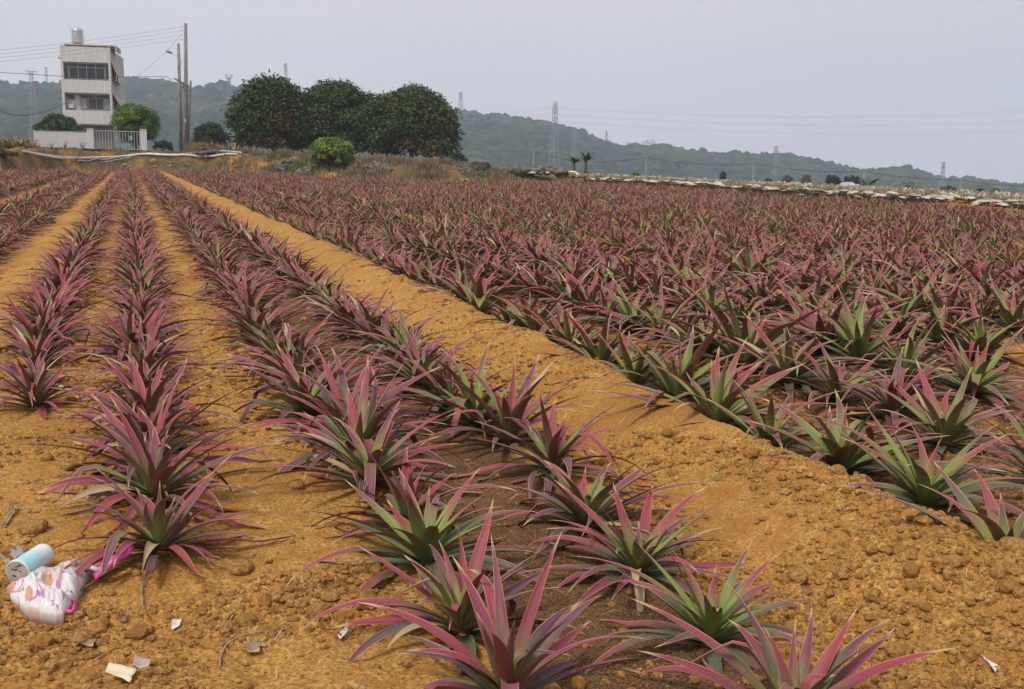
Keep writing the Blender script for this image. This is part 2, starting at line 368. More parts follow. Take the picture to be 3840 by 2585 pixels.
# ------------------------------------------------------------------ pineapple plants
def plant_arrays(P, S, PG, nleaf, nseg, nac, seed, dry=.955):
    rg = np.random.default_rng(seed); n = len(P); NL = n*nleaf
    f = np.tile(np.linspace(0, 1, nleaf), n)+rg.normal(0, .02, NL); f = np.clip(f, 0, 1)
    pid = np.repeat(np.arange(n), nleaf); sc_ = S[pid]
    az = np.tile(np.arange(nleaf)*2.39996, n)+rg.normal(0, .16, NL)+np.repeat(rg.uniform(0, 6.28, n), nleaf)
    phi0 = np.radians(79-66*f**1.05+rg.normal(0, 8, NL)); phi0 = np.clip(phi0, .03, 1.5)
    bend = np.radians((72*(1-f)+22)*rg.uniform(.35, 1.6, NL))
    ln = .50*(.72+.36*np.sin(math.pi*(.2+.7*f)))*rg.uniform(.78, 1.16, NL)*np.where(f > .88, .68, 1)*sc_
    wd = rg.uniform(.040, .059, NL)*np.where(f > .88, .75, 1)*sc_*(.9+.2*rg.random(n)[pid])
    r0 = (.032*(1-f)+.004)*sc_; z0 = (.015+.05*f)*sc_
    lr = rg.random(NL)*.95; lr = np.where(rg.random(NL) > dry+.03*f, .98, lr)
    t = np.linspace(0, 1, nseg+1); s = np.linspace(-1, 1, nac)
    broken = rg.random(NL) > .90; bt = rg.uniform(.35, .7, NL)
    phi = phi0[:, None]+bend[:, None]*t[None]**1.35+np.where(broken[:, None] & (t[None] > bt[:, None]), 1.3, 0)
    da = rg.normal(0, .30, NL)[:, None]*t[None]**2                        # sideways sweep
    dt = ln[:, None]/nseg
    pm = (phi[:, 1:]+phi[:, :-1])/2; am = az[:, None]+(da[:, 1:]+da[:, :-1])/2
    z3 = np.zeros((NL, 1))
    x = np.concatenate([z3, np.cumsum(np.sin(pm)*np.cos(am)*dt, 1)], 1)+(r0*np.cos(az))[:, None]
    y = np.concatenate([z3, np.cumsum(np.sin(pm)*np.sin(am)*dt, 1)], 1)+(r0*np.sin(az))[:, None]
    z = np.concatenate([z3, np.cumsum(np.cos(pm)*dt, 1)], 1)+z0[:, None]
    a = az[:, None]+da
    tw = rg.normal(0, .5, NL)[:, None]*t[None]
    side = np.stack([-np.sin(a), np.cos(a), 0*a], -1)
    nrm = np.stack([-np.cos(phi)*np.cos(a), -np.cos(phi)*np.sin(a), np.sin(phi)], -1)
    sd = side*np.cos(tw)[..., None]+nrm*np.sin(tw)[..., None]; nr = nrm*np.cos(tw)[..., None]-side*np.sin(tw)[..., None]
    wp = (.72+.32*np.sin(math.pi*np.minimum(t*1.25, 1)))*np.clip(1-t**3.2, 0, 1)**.8*np.clip(1-t, 0, 1)**.22
    wt = wd[:, None]*wp[None]
    C = np.stack([x, y, z], -1)
    V = C[:, :, None, :]+sd[:, :, None, :]*(s[None, None, :, None]*wt[:, :, None, None]*.5)+nr[:, :, None, :]*((np.abs(s)**1.7)[None, None, :, None]*wt[:, :, None, None]*(.26-.14*t)[None, :, None, None])
    V[..., 2] = np.maximum(V[..., 2], .006+.01*np.abs(s)[None, None, :])
    V = V+P[pid][:, None, None, :]
    nv = (nseg+1)*nac
    i, j = np.meshgrid(np.arange(nseg), np.arange(nac-1), indexing='ij')
    q = np.stack([i*nac+j, i*nac+j+1, (i+1)*nac+j+1, (i+1)*nac+j], -1).reshape(-1, 4)[:, ::-1]
    Q = (q[None]+(np.arange(NL)*nv)[:, None, None]).reshape(-1, 4)
    leaf = np.stack(np.broadcast_arrays(np.abs(s)[None, None], t[None, :, None], (s*.5)[None, None]+np.zeros((NL, 1, 1))), -1)
    r3 = np.broadcast_to(np.stack([lr, f, PG[pid]], -1)[:, None, None, :], leaf.shape)
    return V.reshape(-1, 3), Q, leaf.reshape(-1, 3), r3.reshape(-1, 3)
def plant_mesh(name, P, S, PG, nleaf, nseg, nac, seed):
    V, Q, lf_, r3 = plant_arrays(np.asarray(P, float), np.asarray(S, float), np.asarray(PG, float), nleaf, nseg, nac, seed)
    return npmesh(name, V, Q=Q, mat=m_leaf, attrs={'leaf': lf_, 'rnd3': r3})
rng = np.random.default_rng(7)
NEAR = {0: [(-.66, 7.1), (-.70, 7.75), (-.74, 8.4), (-.78, 9.0)], 1: [(.03, 4.3), (0.01, 4.9), (0., 5.35), (0., 5.8), (0., 6.25)],
        2: [(.96, 2.72), (.98, 3.25), (1.02, 3.9), (1.07, 4.45), (1.01, 4.95), (1.04, 5.4), (1.08, 5.9)],
        3: [(1.68, 2.35), (1.76, 2.95), (1.80, 3.6), (1.80, 4.1), (1.95, 4.9), (1.92, 5.55)],
        4: [(3.24, 3.2), (3.43, 3.9), (3.42, 4.5), (3.32, 5.05), (3.3, 5.6), (3.33, 6.2), (3.29, 6.75), (3.3, 7.35), (3.29, 8.0)],
        5: [(4.25, 4.0), (4.23, 4.7), (4.37, 5.3), (4.35, 5.85), (4.33, 6.4), (4.31, 6.95), (4.32, 7.6), (4.50, 8.7)],
        6: [(5.3, 5.0), (5.35, 5.7), (5.28, 6.3), (5.4, 7.0), (5.5, 7.6), (5.7, 8.2), (5.51, 9.0)],
        7: [(6.5, 6.9), (6.55, 7.4)]}
rows = [(-1, -2.1), (-2, -3.1), (-3, -4.7), (-4, -5.7), (-5, -6.7), (-6, -8.3), (-7, -9.3), (-8, -10.3), (-9, -12.0), (-10, -13.0), (0, -.82), (1, 0.), (2, 1.0), (3, 1.85), (4, 3.32), (5, 4.35), (6, 5.45), (7, 6.45)]
k = 8; a = 7.85
while a < 92:
    for q in (0, .9, 1.8, 2.7, 3.6): rows.append((k, a+q)); k += 1
    a += 5.3
pl = []                                              # (row, x, y)
for k, p0 in rows:
    lst = list(NEAR.get(k, [])); y = lst[-1][1]+.45 if lst else 5.0
    pts = lst
    while y < 108:
        t = tfar(y); pts.append((p0*(1-.2*t)-.4*t+rng.normal(0, .05), y+rng.normal(0, .04))); y += rng.uniform(.38, .48) if k > 3 else rng.uniform(.40, .52)
    for i_, (x, y) in enumerate(pts):
        d = math.hypot(x, y); az = math.atan2(x, y)
        if d > D_field(az)-.1: continue
        if k >= 8 and rng.random() < .03: continue
        v = Vector((x, y, .2))-CAM; dz_ = v.dot(FW)
        if dz_ < .3: continue
        u, w_ = v.dot(CX)/dz_*F, v.dot(CU)/dz_*F
        m_ = .6/dz_*F
        if abs(u) > 1920+m_ or abs(w_) > 1292+m_: continue
        pl.append((k, x, y, d, abs(u) < 1980 and abs(w_) < 1340))
for px in np.arange(2170, 3960, 7.0):                # the last plants along the slanting field edge
    e = float(D_field(azi(px))); d = e-rng.uniform(.0, 1.3); a_ = azi(px); pl.append((200, d*math.sin(a_), d*math.cos(a_), d, px < 3900))
order = sorted([q for q in pl if q[4]], key=lambda q: q[3])[:300]; near = set((q[0], q[1], q[2]) for q in order)
NV = 12
proto = {}
for ci, pgv in enumerate((-.14, .05, .26)):
    for v in range(NV):
        proto[(ci, v)] = plant_mesh('pineapple_leaves', [(0, 0, 0)], [1.], [pgv+.05*(v % 3-1)], 33+(v % 4)*3, 14, 5, 100+ci*50+v)
ORD = ['first', 'second', 'third', 'fourth', 'fifth', 'sixth', 'seventh', 'eighth', 'ninth', 'tenth', 'eleventh', 'twelfth']+[f"{n}{ {1: 'st', 2: 'nd', 3: 'rd'}.get(n % 10, 'th') if n > 20 else 'th'}" for n in range(13, 120)]
def rowname(k):
    if k < 0: return f'{ORD[-k]} row left of the bag row'
    return {0: 'first row left of the bag row', 1: 'row ending beside the plastic bag', 2: 'row left of the bottom husk strip',
            3: 'row right of the bottom husk strip'}.get(k) or f'{ORD[k-4]} row right of the broad furrow'
byrow = {}
for q in order: byrow.setdefault(q[0], []).append(q)
hero = {(2, 0): 'red pineapple plant cut off by the bottom edge, centre', (2, 1): 'big purple pineapple plant with folded drooping leaves, bottom centre',
        (3, 0): 'purple pineapple plant lowest at the bottom right', (3, 1): 'large green-hearted pineapple plant at the end of the husk strip',
        (1, 0): 'red-leaved pineapple plant whose leaves touch the pink ribbon'}
for k, lst in sorted(byrow.items()):
    lst.sort(key=lambda q: q[2])
    for i_, (kk, x, y, d, _) in enumerate(lst):
        # rows on the left are redder, the near right ones greener
        cidx = 0 if k <= 1 else (1 if k <= 3 else (2 if d < 11 else 1))
        if rng.random() < .25: cidx = int(rng.integers(0, 3))
        if (k, i_) in ((2, 0), (1, 0), (1, 1)): cidx = 0
        if (k, i_) in ((3, 1),): cidx = 2
        o = obj('pineapple_plant', proto[(cidx, int(rng.integers(0, NV)))])
        s_ = rng.uniform(.82, 1.20)*((1.27 if y < 9.5 else 1.12) if k > 3 else 1.0 if k > 1 else .97)
        if (k, i_) in ((2, 1), (3, 1), (3, 0), (2, 0)): s_ = .93
        if (k, i_) == (1, 0): s_ = .94
        o.location = (x, y, gz(x, y)-.01); o.scale = (s_*1.05, s_*1.05, s_*rng.uniform(.78, 1.0)); o.rotation_euler = (rng.normal(0, .06), rng.normal(0, .06), rng.uniform(0, 6.28))
        lab = hero.get((k, i_)) or f'{ORD[i_]} pineapple plant from the near end of the {rowname(k)}'
        tag(o, lab, 'pineapple plant', f'pineapple plants of the {rowname(k)}')
V_, Q_, A_, B_ = [], [], [], []; off = 0
rest = [q for q in pl if (q[0], q[1], q[2]) not in near]
for lo, hi, nl, ns, ac in ((0, 22, 28, 6, 3), (22, 40, 24, 4, 3), (40, 200, 20, 4, 3)):
    sel = [q for q in rest if lo <= q[3] < hi]
    if not sel: continue
    xy = np.array([(q[1], q[2]) for q in sel]); z = ground(xy[:, 0], xy[:, 1], fine=False)
    nn = len(sel); pg_ = np.clip(rng.normal(.06, .17, nn)+.2*(vn(xy[:, 0]*.3, xy[:, 1]*.3, 77)-.3), -.2, .4)
    kk_ = np.array([q[0] for q in sel]); pg_ = pg_+np.where((kk_ >= 4) & (np.array([q[3] for q in sel]) < 20), .12, 0)
    V, Q, A, B = plant_arrays(np.column_stack([xy, z]), rng.uniform(.76, 1.12, nn), pg_, nl, ns, ac, 900+lo)
    V_.append(V); Q_.append(Q+off); A_.append(A); B_.append(B); off += len(V)
me = npmesh('pineapple_field', np.concatenate(V_), Q=np.concatenate(Q_), mat=m_leaf, attrs={'leaf': np.concatenate(A_), 'rnd3': np.concatenate(B_)})
tag(obj('pineapple_field', me), 'dense far rows of purple and red pineapple plants filling the field', 'pineapple plants', kind='stuff')
print('plants', len(pl), 'verts', off)
# ------------------------------------------------------------------ clods and litter on the soil
import bmesh
def ico(sub):
    bm = bmesh.new(); bmesh.ops.create_icosphere(bm, subdivisions=sub, radius=1.0)
    V = np.array([v.co[:] for v in bm.verts]); T = np.array([[v.index for v in f.verts] for f in bm.faces]); bm.free(); return V, T
ICO1, ICO2, ICO3 = ico(1), ico(2), ico(3)
def lump(base, seed, amp=.3, fr=2.0):
    V, T = base; rg = np.random.default_rng(seed); o = rg.uniform(0, 50, 3)
    n = fbm(V[:, 0]*fr+o[0]+V[:, 2]*1.7, V[:, 1]*fr+o[1]+V[:, 2]*1.1, 3, seed)-.45
    return V*(1+amp*2*n)[:, None]
def scatter(name, base, pts, siz, mat_, seed, attrs=None, nvar=6, flat=(.55, .9), smooth=True, amp=.35):
    rg = np.random.default_rng(seed); n = len(pts); var = [lump(base, seed+i_, amp) for i_ in range(nvar)]; vi = rg.integers(0, nvar, n)
    A = np.stack(var)[vi]; sq = np.stack([rg.uniform(.8, 1.25, n), rg.uniform(.8, 1.25, n), rg.uniform(*flat, n)], -1)
    A = A*sq[:, None]; th = rg.uniform(0, 6.28, n); c, s = np.cos(th), np.sin(th)
    B = np.stack([A[..., 0]*c[:, None]-A[..., 1]*s[:, None], A[..., 0]*s[:, None]+A[..., 1]*c[:, None], A[..., 2]], -1)
    V = B*siz[:, None, None]+pts[:, None]
    T = base[1][None]+(np.arange(n)*len(base[0]))[:, None, None]
    at_ = {k_: np.repeat(v_, len(base[0]), axis=0) for k_, v_ in (attrs or {}).items()}
    return npmesh(name, V.reshape(-1, 3), T=T.reshape(-1, 3), mat=mat_, attrs=at_, smooth=smooth)
def soilpts(n, dmin, dmax, seed, clump=True):
    rg = np.random.default_rng(seed); d = np.exp(rg.uniform(math.log(dmin), math.log(dmax), n)); a = rg.uniform(R(-9), R(54), n)
    x, y = d*np.sin(a), d*np.cos(a)
    keep = rg.random(n) > zones(x, y)*.9
    if clump: keep &= rg.random(n) < .06+1.1*sst(.36, .62, vn(x*1.6, y*1.6, 88))**1.3
    x, y = x[keep], y[keep]; return x, y
for nm, base, n, d0, d1, s0, s1, sd in (('big', ICO2, 3000, 2.4, 16, .014, .040, 1), ('mid', ICO2, 28000, 2.3, 15, .006, .019, 2), ('small', ICO1, 120000, 2.2, 11, .0025, .006, 3)):
    x, y = soilpts(n, d0, d1, sd); rg = np.random.default_rng(sd); sz = s0+(s1-s0)*rg.random(len(x))**2.2
    z = ground(x, y)+sz*.25
    tag(obj('soil_clods', scatter('soil_clods', base, np.column_stack([x, y, z]), sz, m_clod, sd*10, {'rnd': rg.random(len(x))}, smooth=False, amp=.55)), 'crumbly orange earth clods strewn over the bare furrows', 'soil clods', kind='stuff')
# husk flakes on the mulch
m_husk = mat('husk', rough=.9, spec=.15); g = N(m_husk); a = g.attr('rnd'); g.out(g.mix(a.outputs['Fac'], (.05, .025, .013), (.33, .19, .095)))
def flakes(name, n, dmin, dmax, ln, wd, matl, seed, where, lift=.004, tilt=.5):
    rg = np.random.default_rng(seed); d = np.exp(rg.uniform(math.log(dmin), math.log(dmax), n)); a = rg.uniform(R(-9), R(54), n)
    x, y = d*np.sin(a), d*np.cos(a); kp = rg.random(n) < where(x, y); x, y = x[kp], y[kp]; n = len(x)
    z = ground(x, y)+lift; th = rg.uniform(0, 6.28, n); l_ = rg.uniform(*ln, n)/2; w_ = rg.uniform(*wd, n)/2; sl = rg.normal(0, tilt, n)
    dx, dy, dz = np.cos(th)*np.cos(sl), np.sin(th)*np.cos(sl), np.abs(np.sin(sl)); ex, ey = -np.sin(th), np.cos(th); cz = rg.normal(0, .5, n)
    c = np.stack([x, y, z+np.abs(dz)*l_*.6], -1); Dv = np.stack([dx, dy, dz*.6], -1)*l_[:, None]; Ev = np.stack([ex, ey, cz*.4], -1)*w_[:, None]
    bow = np.array([0, 0, 1.])*(l_*.3)[:, None]
    V = np.stack([c-Dv-Ev*.5, c-Dv+Ev*.5, c+bow-Ev, c+bow+Ev, c+Dv-Ev*.3, c+Dv+Ev*.3], 1).reshape(-1, 3)
    q = np.array([[0, 1, 3, 2], [2, 3, 5, 4]]); Q = (q[None]+(np.arange(n)*6)[:, None, None]).reshape(-1, 4)
    return npmesh(name, V, Q=Q, mat=matl, attrs={'rnd': np.repeat(rg.random(n), 6)}, smooth=False)
tag(obj('husk_mulch', flakes('husk_mulch', 90000, 2.3, 13, (.006, .016), (.003, .006), m_husk, 5, lambda x, y: zones(x, y)**2)), 'brown rice husk mulch between the paired pineapple rows', 'mulch', kind='stuff')
m_straw = mat('straw', rough=.8); g = N(m_straw); a = g.attr('rnd'); g.out(g.mix(a.outputs['Fac'], (.20, .125, .06), (.55, .43, .26)))
tag(obj('straw_litter', flakes('straw_litter', 2200, 2.3, 16, (.03, .11), (.0015, .004), m_straw, 6, lambda x, y: .6+0*x, .006, .2)), 'dry straw bits and twigs lying on the earth', 'straw', kind='stuff')
# ------------------------------------------------------------------ leafy things
def leafcloud(cent, rad, n, size, seed, asp=.42, droop=.35, shell=.5, low=-.35, zmin=None, acc=.0):
    """leaf sized faces through the lumps of a crown; cent (k,3), rad (k,3)"""
    rg = np.random.default_rng(seed); k_ = len(cent); vol = (rad.prod(1))**(.75); pi = rg.choice(k_, n, p=vol/vol.sum())
    u = rg.normal(size=(n, 3)); u /= np.linalg.norm(u, axis=1)[:, None]; u[:, 2] = np.where(u[:, 2] < low, -u[:, 2], u[:, 2])
    r = rg.random(n)**shell; P = cent[pi]+u*rad[pi]*r[:, None]*(1+.10*rg.normal(size=n))[:, None]
    P[:, 0] += rg.normal(0, .03, n); 
    if zmin is not None: P[:, 2] = np.maximum(P[:, 2], zmin+rg.random(n)*.3)
    dirv = u*np.array([1, 1, .4])+rg.normal(0, .55, (n, 3)); dirv[:, 2] -= droop; dirv /= np.linalg.norm(dirv, axis=1)[:, None]
    e = np.cross(dirv, u+rg.normal(0, .4, (n, 3))); e /= np.linalg.norm(e, axis=1)[:, None]+1e-6
    l_ = size*rg.uniform(.6, 1.3, n)[:, None]; w_ = l_*asp
    V = np.stack([P-dirv*l_*.5, P+e*w_*.5, P+dirv*l_*.5, P-e*w_*.5], 1)
    cl = rg.random(k_)[pi]*.55+rg.random(n)*.45
    ac = np.where((rg.random(k_)[pi] < acc) & (rg.random(n) < .6), rg.uniform(.4, 1, n), 0)
    ac = np.maximum(ac, np.where(rg.random(n) < acc*.15, .8, 0))
    Q = np.arange(n*4).reshape(-1, 4)
    r3 = np.repeat(np.stack([cl, ac, 0*cl], -1), 4, axis=0)
    return V.reshape(-1, 3), Q, r3
def lumps(n, w_, dp, h_, z0, seed, rel=.30, shape='dome'):
    rg = np.random.default_rng(seed); c, r = [], []
    for i_ in range(n):
        s = rel*min(w_, h_*1.2)*rg.uniform(.42, 1.2)*.62
        t = (i_+rg.random())/n; a_ = i_*2.39996+rg.normal(0, .25)
        if shape == 'dome': Rt = math.sqrt(max(0, 1-t**3.2))*(1-.10*(1-t)**3)
        else: Rt = math.sqrt(max(0, 1-(2*t-1)**2))
        Rt *= rg.uniform(.70, 1.10)
        c.append(np.array([Rt*math.cos(a_)*(w_/2-s*.8), Rt*math.sin(a_)*(dp/2-s*.8), z0+s*.5+t*(h_-s*1.1)])); r.append([s*1.1, s*1.1, s*.9])
    c.append(np.array([0, 0, z0+h_*.45])); r.append([w_*.34, dp*.34, h_*.42])
    return np.array(c), np.array(r)
def tree(name, label, cat, x, y, w_, h_, mats, n, leaf, seed, z0=None, dp=None, trunk=.0, nl=26, shape='dome', acc=0, group=None, asp=.42, limbs=6, rel=.3, tr=None, droop=.35, zmin=.1):
    z = gz(x, y)-.05; root = empty(name, (x, y, z)); tag(root, label, cat, group)
    dp = dp or w_*.9; z0 = trunk if z0 is None else z0; hc = h_-z0
    c, r = lumps(nl, w_*.88, dp*.88, hc*.9, z0, seed, rel, shape)
    V, Q, r3 = leafcloud(c, r, n, leaf, seed, asp=asp, acc=acc, droop=droop, zmin=zmin)
    obj('crown', npmesh('crown', V, Q=Q, mat=mats, attrs={'rnd3': r3}, smooth=False), root)
    rg = np.random.default_rng(seed+1); mb = MB(); tr = tr or max(.05, h_*.03)
    th_ = max(z0, h_*.25); mb.tube([(0, 0, -.2), (rg.normal(0, .04), 0, th_*.5), (rg.normal(0, .1), 0, th_)], [tr*1.2, tr, tr*.8], 8)
    for i_ in range(limbs):
        a_ = i_*6.28/limbs+rg.normal(0, .3); e = Vector((math.cos(a_)*w_*.30, math.sin(a_)*dp*.30, z0+hc*rg.uniform(.4, .8)))
        mb.tube([(0, 0, th_*.6), tuple(Vector((0, 0, th_*.8)).lerp(e, .5)+Vector((0, 0, -.04*h_))), tuple(e)], [tr*.6, tr*.4, tr*.15], 6)
    mb.build('trunk', m_bark, root, smooth=True)
    return root
f_dark = foliage('dark_foliage', (.018, .036, .010), (.075, .115, .028), (.15, .068, .026))
f_mid = foliage('mid_foliage', (.020, .042, .014), (.060, .105, .026), (.10, .13, .03))
f_bright = foliage('bright_foliage', (.045, .105, .014), (.14, .25, .035), (.20, .30, .04))
f_bush = foliage('bush_foliage', (.055, .12, .018), (.22, .33, .05), (.30, .36, .07))
f_back = foliage('back_foliage', (.018, .035, .014), (.045, .072, .024), (.06, .09, .03))
def P2(px, d): v = ray(px, 600); h_ = math.hypot(v.x, v.y); return v.x/h_*d*KD, v.y/h_*d*KD
def hgt(px, py, d, x=None): return at(px, py, d).z-gz(*P2(px, d))       # height above the ground there of what shows at py
def wid2(x0, x1, d): a_, b_ = P2(x0, d), P2(x1, d); return math.hypot(a_[0]-b_[0], a_[1]-b_[1])
for nm, x0, x1, yt, d, sd, lab in (('l', 872, 1185, 268, 80, 1, 'big dark round mango tree, leftmost of the cluster'), ('m', 1040, 1480, 288, 82, 2, 'lower dark tree squeezed between the two big mango trees'), ('r', 1365, 1716, 300, 80, 3, 'big dark mango tree with red flushes, rightmost of the cluster')):
    px = (x0+x1)/2; x, y = P2(px, d); h_ = hgt(px, yt, d); w_ = wid2(x0, x1, d)
    tree('mango_tree', lab, 'tree', x, y, w_*1.18, h_*1.0, f_dark, 56000, .34, 40+sd, z0=.15, trunk=.15, nl=48, acc=.13, group='dark trees at the field edge', limbs=9, tr=.2, rel=.36, shape='dome', dp=w_*.95, asp=.4)
def px_(a, b): return (a+b)/2
def tr_(name, lab, cat, x0, x1, yt, d, m, n, leaf, sd, **k):
    px = (x0+x1)/2; x, y = P2(px, d); return tree(name, lab, cat, x, y, wid2(x0, x1, d), hgt(px, yt, d), m, n, leaf, sd, **k)
tr_('round_tree', 'bright green round tree behind the white gate', 'tree', 404, 626, 373, 86, f_bright, 36000, .17, 60, z0=.4, nl=34, limbs=8, acc=.2, shape='ball')
tr_('round_tree', 'dark green tree behind the tiled wall', 'tree', 116, 330, 418, 87, f_mid, 20000, .17, 61, z0=.8, nl=26)
tr_('round_tree', 'dark tree standing behind the utility poles', 'tree', 706, 876, 450, 100, f_back, 14000, .22, 62, z0=.6, nl=24)
tr_('shrub', 'small dark shrub left of the utility poles', 'shrub', 560, 665, 520, 96, f_back, 4000, .18, 63, z0=.1, nl=12)
tr_('bush', 'bright yellow-green bush in front of the dark trees', 'bush', 1138, 1356, 505, dE(1250, 3.5), f_bush, 15000, .17, 64, z0=.05, nl=34, acc=.25, rel=.34, droop=-.1)
tr_('shrub', 'low green creeper at the left end of the bank', 'shrub', -60, 88, 556, dE(20, 1.5), f_back, 7000, .12, 65, z0=.0, nl=16, acc=.1)
# right side, on and beyond the plateau edge
for x0, x1, yt, d, m, lab, n_, sd in ((2695, 2735, 636, 92, f_mid, 'small dark conical tree beyond the covered pineapples', 3500, 70), (2862, 2910, 663, 95, f_mid, 'low round green shrub left of the tarp shelter', 2500, 71),
      (3518, 3622, 684, 88, f_back, 'wide dark bush beyond the covered rows, right side', 6000, 72), (3712, 3768, 698, 86, f_bright, 'yellow-green shrub near the right edge', 2600, 73),
      (2362, 2412, 638, 96, f_bush, 'small bright shrub right of the banana plants', 2000, 74), (2495, 2530, 652, 94, f_bush, 'tiny bright shrub beyond the covered pineapples', 1200, 75),
      (1660, 1760, 566, dE(1700, 8), f_back, 'small dark shrub at the foot of the mound, right of the big tree', 2500, 76), (1790, 1822, 630, dE(1806, 1.2), f_bush, 'small pale green weed clump before the stone heap', 900, 77)):
    tr_('shrub', lab, 'shrub', x0, x1, yt, d, m, n_, .13, sd, z0=.05 if px_(x0, x1) < 1900 else max(.05, hgt((x0+x1)/2, yt, d)-wid2(x0, x1, d)*(1.3 if x0 == 2695 else .9)), nl=12, limbs=4)
m_bam = foliage('bamboo_foliage', (.14, .11, .06), (.24, .20, .12), (.18, .15, .07))
for x0, x1, yt, sd, lab in ((2930, 2985, 648, 80, 'pale brown feathery bamboo clump, left of two'), (2998, 3060, 645, 81, 'pale brown feathery bamboo clump, right of two')):
    tr_('bamboo_clump', lab, 'bamboo', x0, x1, yt, 130, m_bam, 3000, .35, sd, z0=max(0, hgt((x0+x1)/2, yt, 130)-wid2(x0, x1, 130)*1.1), nl=16, limbs=7, asp=.12, droop=-.5, zmin=-1)
for x0, x1, yt, sd, lab in ((3088, 3168, 650, 82, 'flat-topped acacia tree behind the tarp shelter, left one'), (3158, 3248, 652, 83, 'flat-topped acacia tree behind the tarp shelter, right one')):
    tr_('acacia_tree', lab, 'tree', x0, x1, yt, 95, f_mid, 6000, .16, sd, z0=max(.5, hgt((x0+x1)/2, yt, 95)-wid2(x0, x1, 95)*.55), nl=18, limbs=6, rel=.26, asp=.35)
# fan palms, banana plants, slim palms
f_palm = foliage('palm_foliage', (.03, .07, .02), (.09, .14, .05), (.12, .16, .05))
def frond(V, Q, r3, base, a, ln, up, wd, drp, rg, seg=6, split=0):
    n0 = len(V); c, s = math.cos(a), math.sin(a); lr_ = rg.random()
    for i_ in range(seg+1):
        t = i_/seg; r = ln*math.cos(up)*t; z = ln*math.sin(up)*t-drp*ln*t*t
        w_ = wd*math.sin(math.pi*min(.12+.85*t, 1))*.5*(1+split*rg.normal(0, .25)); e = (-s*w_, c*w_, 0)
        P = (base[0]+c*r, base[1]+s*r, base[2]+z)
        V += [(P[0]-e[0], P[1]-e[1], P[2]-w_*.4), (P[0], P[1], P[2]), (P[0]+e[0], P[1]+e[1], P[2]-w_*.4)]; r3 += [(lr_, 0, 0)]*3
    for i_ in range(seg):
        for j_ in (0, 1): b = n0+i_*3+j_; Q.append((b, b+1, b+4, b+3))
def palm(name, lab, cat, px, ytop, d, kind, group=None, sd=0, zb=None):
    x, y = P2(px, d); z = gz(x, y) if zb is None else zb; H = at(px, ytop, d).z-z; root = empty(name, (x, y, z)); tag(root, lab, cat, group)
    rg = np.random.default_rng(sd); V, Q, r3 = [], [], []
    if kind == 'banana':
        for i_ in range(11): frond(V, Q, r3, (0, 0, H*.62), i_*2.4, H*.60*rg.uniform(.8, 1.1), rg.uniform(.5, 1.35), H*.17, rg.uniform(.25, .7), rg, 8, .5)
        MB().tube([(0, 0, -.2), (.02, 0, H*.3), (0, 0, H*.68)], [H*.085, H*.065, H*.04], 10).build('trunk', m_bark, root, smooth=True)
    elif kind == 'fan':
        for i_ in range(20):
            a_ = i_*2.4; up = rg.uniform(.1, 1.4)
            for q_ in range(7): frond(V, Q, r3, (math.cos(a_)*math.cos(up)*H*.3, math.sin(a_)*math.cos(up)*H*.3, H*.45+math.sin(up)*H*.3), a_+(q_-3)*.22, H*.32, up+rg.normal(0, .15), H*.045, .25, rg, 3)
        MB().tube([(0, 0, -.1), (0, 0, H*.5)], [.12, .1], 8).build('trunk', m_bark, root, smooth=True)
    else:
        for i_ in range(12): frond(V, Q, r3, (0, 0, H*.86), i_*2.4, H*.26*rg.uniform(.8, 1.1), rg.uniform(.0, 1.1), H*.07, .5, rg, 4)
        MB().tube([(0, 0, -.5), (0, 0, H*.88)], [H*.02, H*.013], 6).build('trunk', m_bark, root, smooth=True)
    obj('leaves', npmesh('leaves', V, Q=Q, mat=f_palm, attrs={'rnd3': r3}), root); return root
palm('banana_plant', 'smaller banana plant, left of the pair', 'banana plant', 2153, 580, 75, 'banana', 'banana plants at the field edge', 1)
palm('banana_plant', 'taller banana plant with spreading torn leaves, right of the pair', 'banana plant', 2197, 566, 75, 'banana', 'banana plants at the field edge', 2)
palm('fan_palm', 'small fan palm poking above the tiled wall, left of two', 'palm', 182, 455, 84, 'fan', 'fan palms behind the wall', 3)
palm('fan_palm', 'small fan palm poking above the tiled wall, right of two', 'palm', 232, 440, 84.5, 'fan', 'fan palms behind the wall', 4)
palm('slim_palm', 'slim palm crown above the tarp shelter rails, left of two', 'palm', 3262, 648, 150, 'slim', None, 5)
palm('slim_palm', 'slim palm with drooping crown before the hills, right of two', 'palm', 3423, 655, 150, 'slim', None, 6)
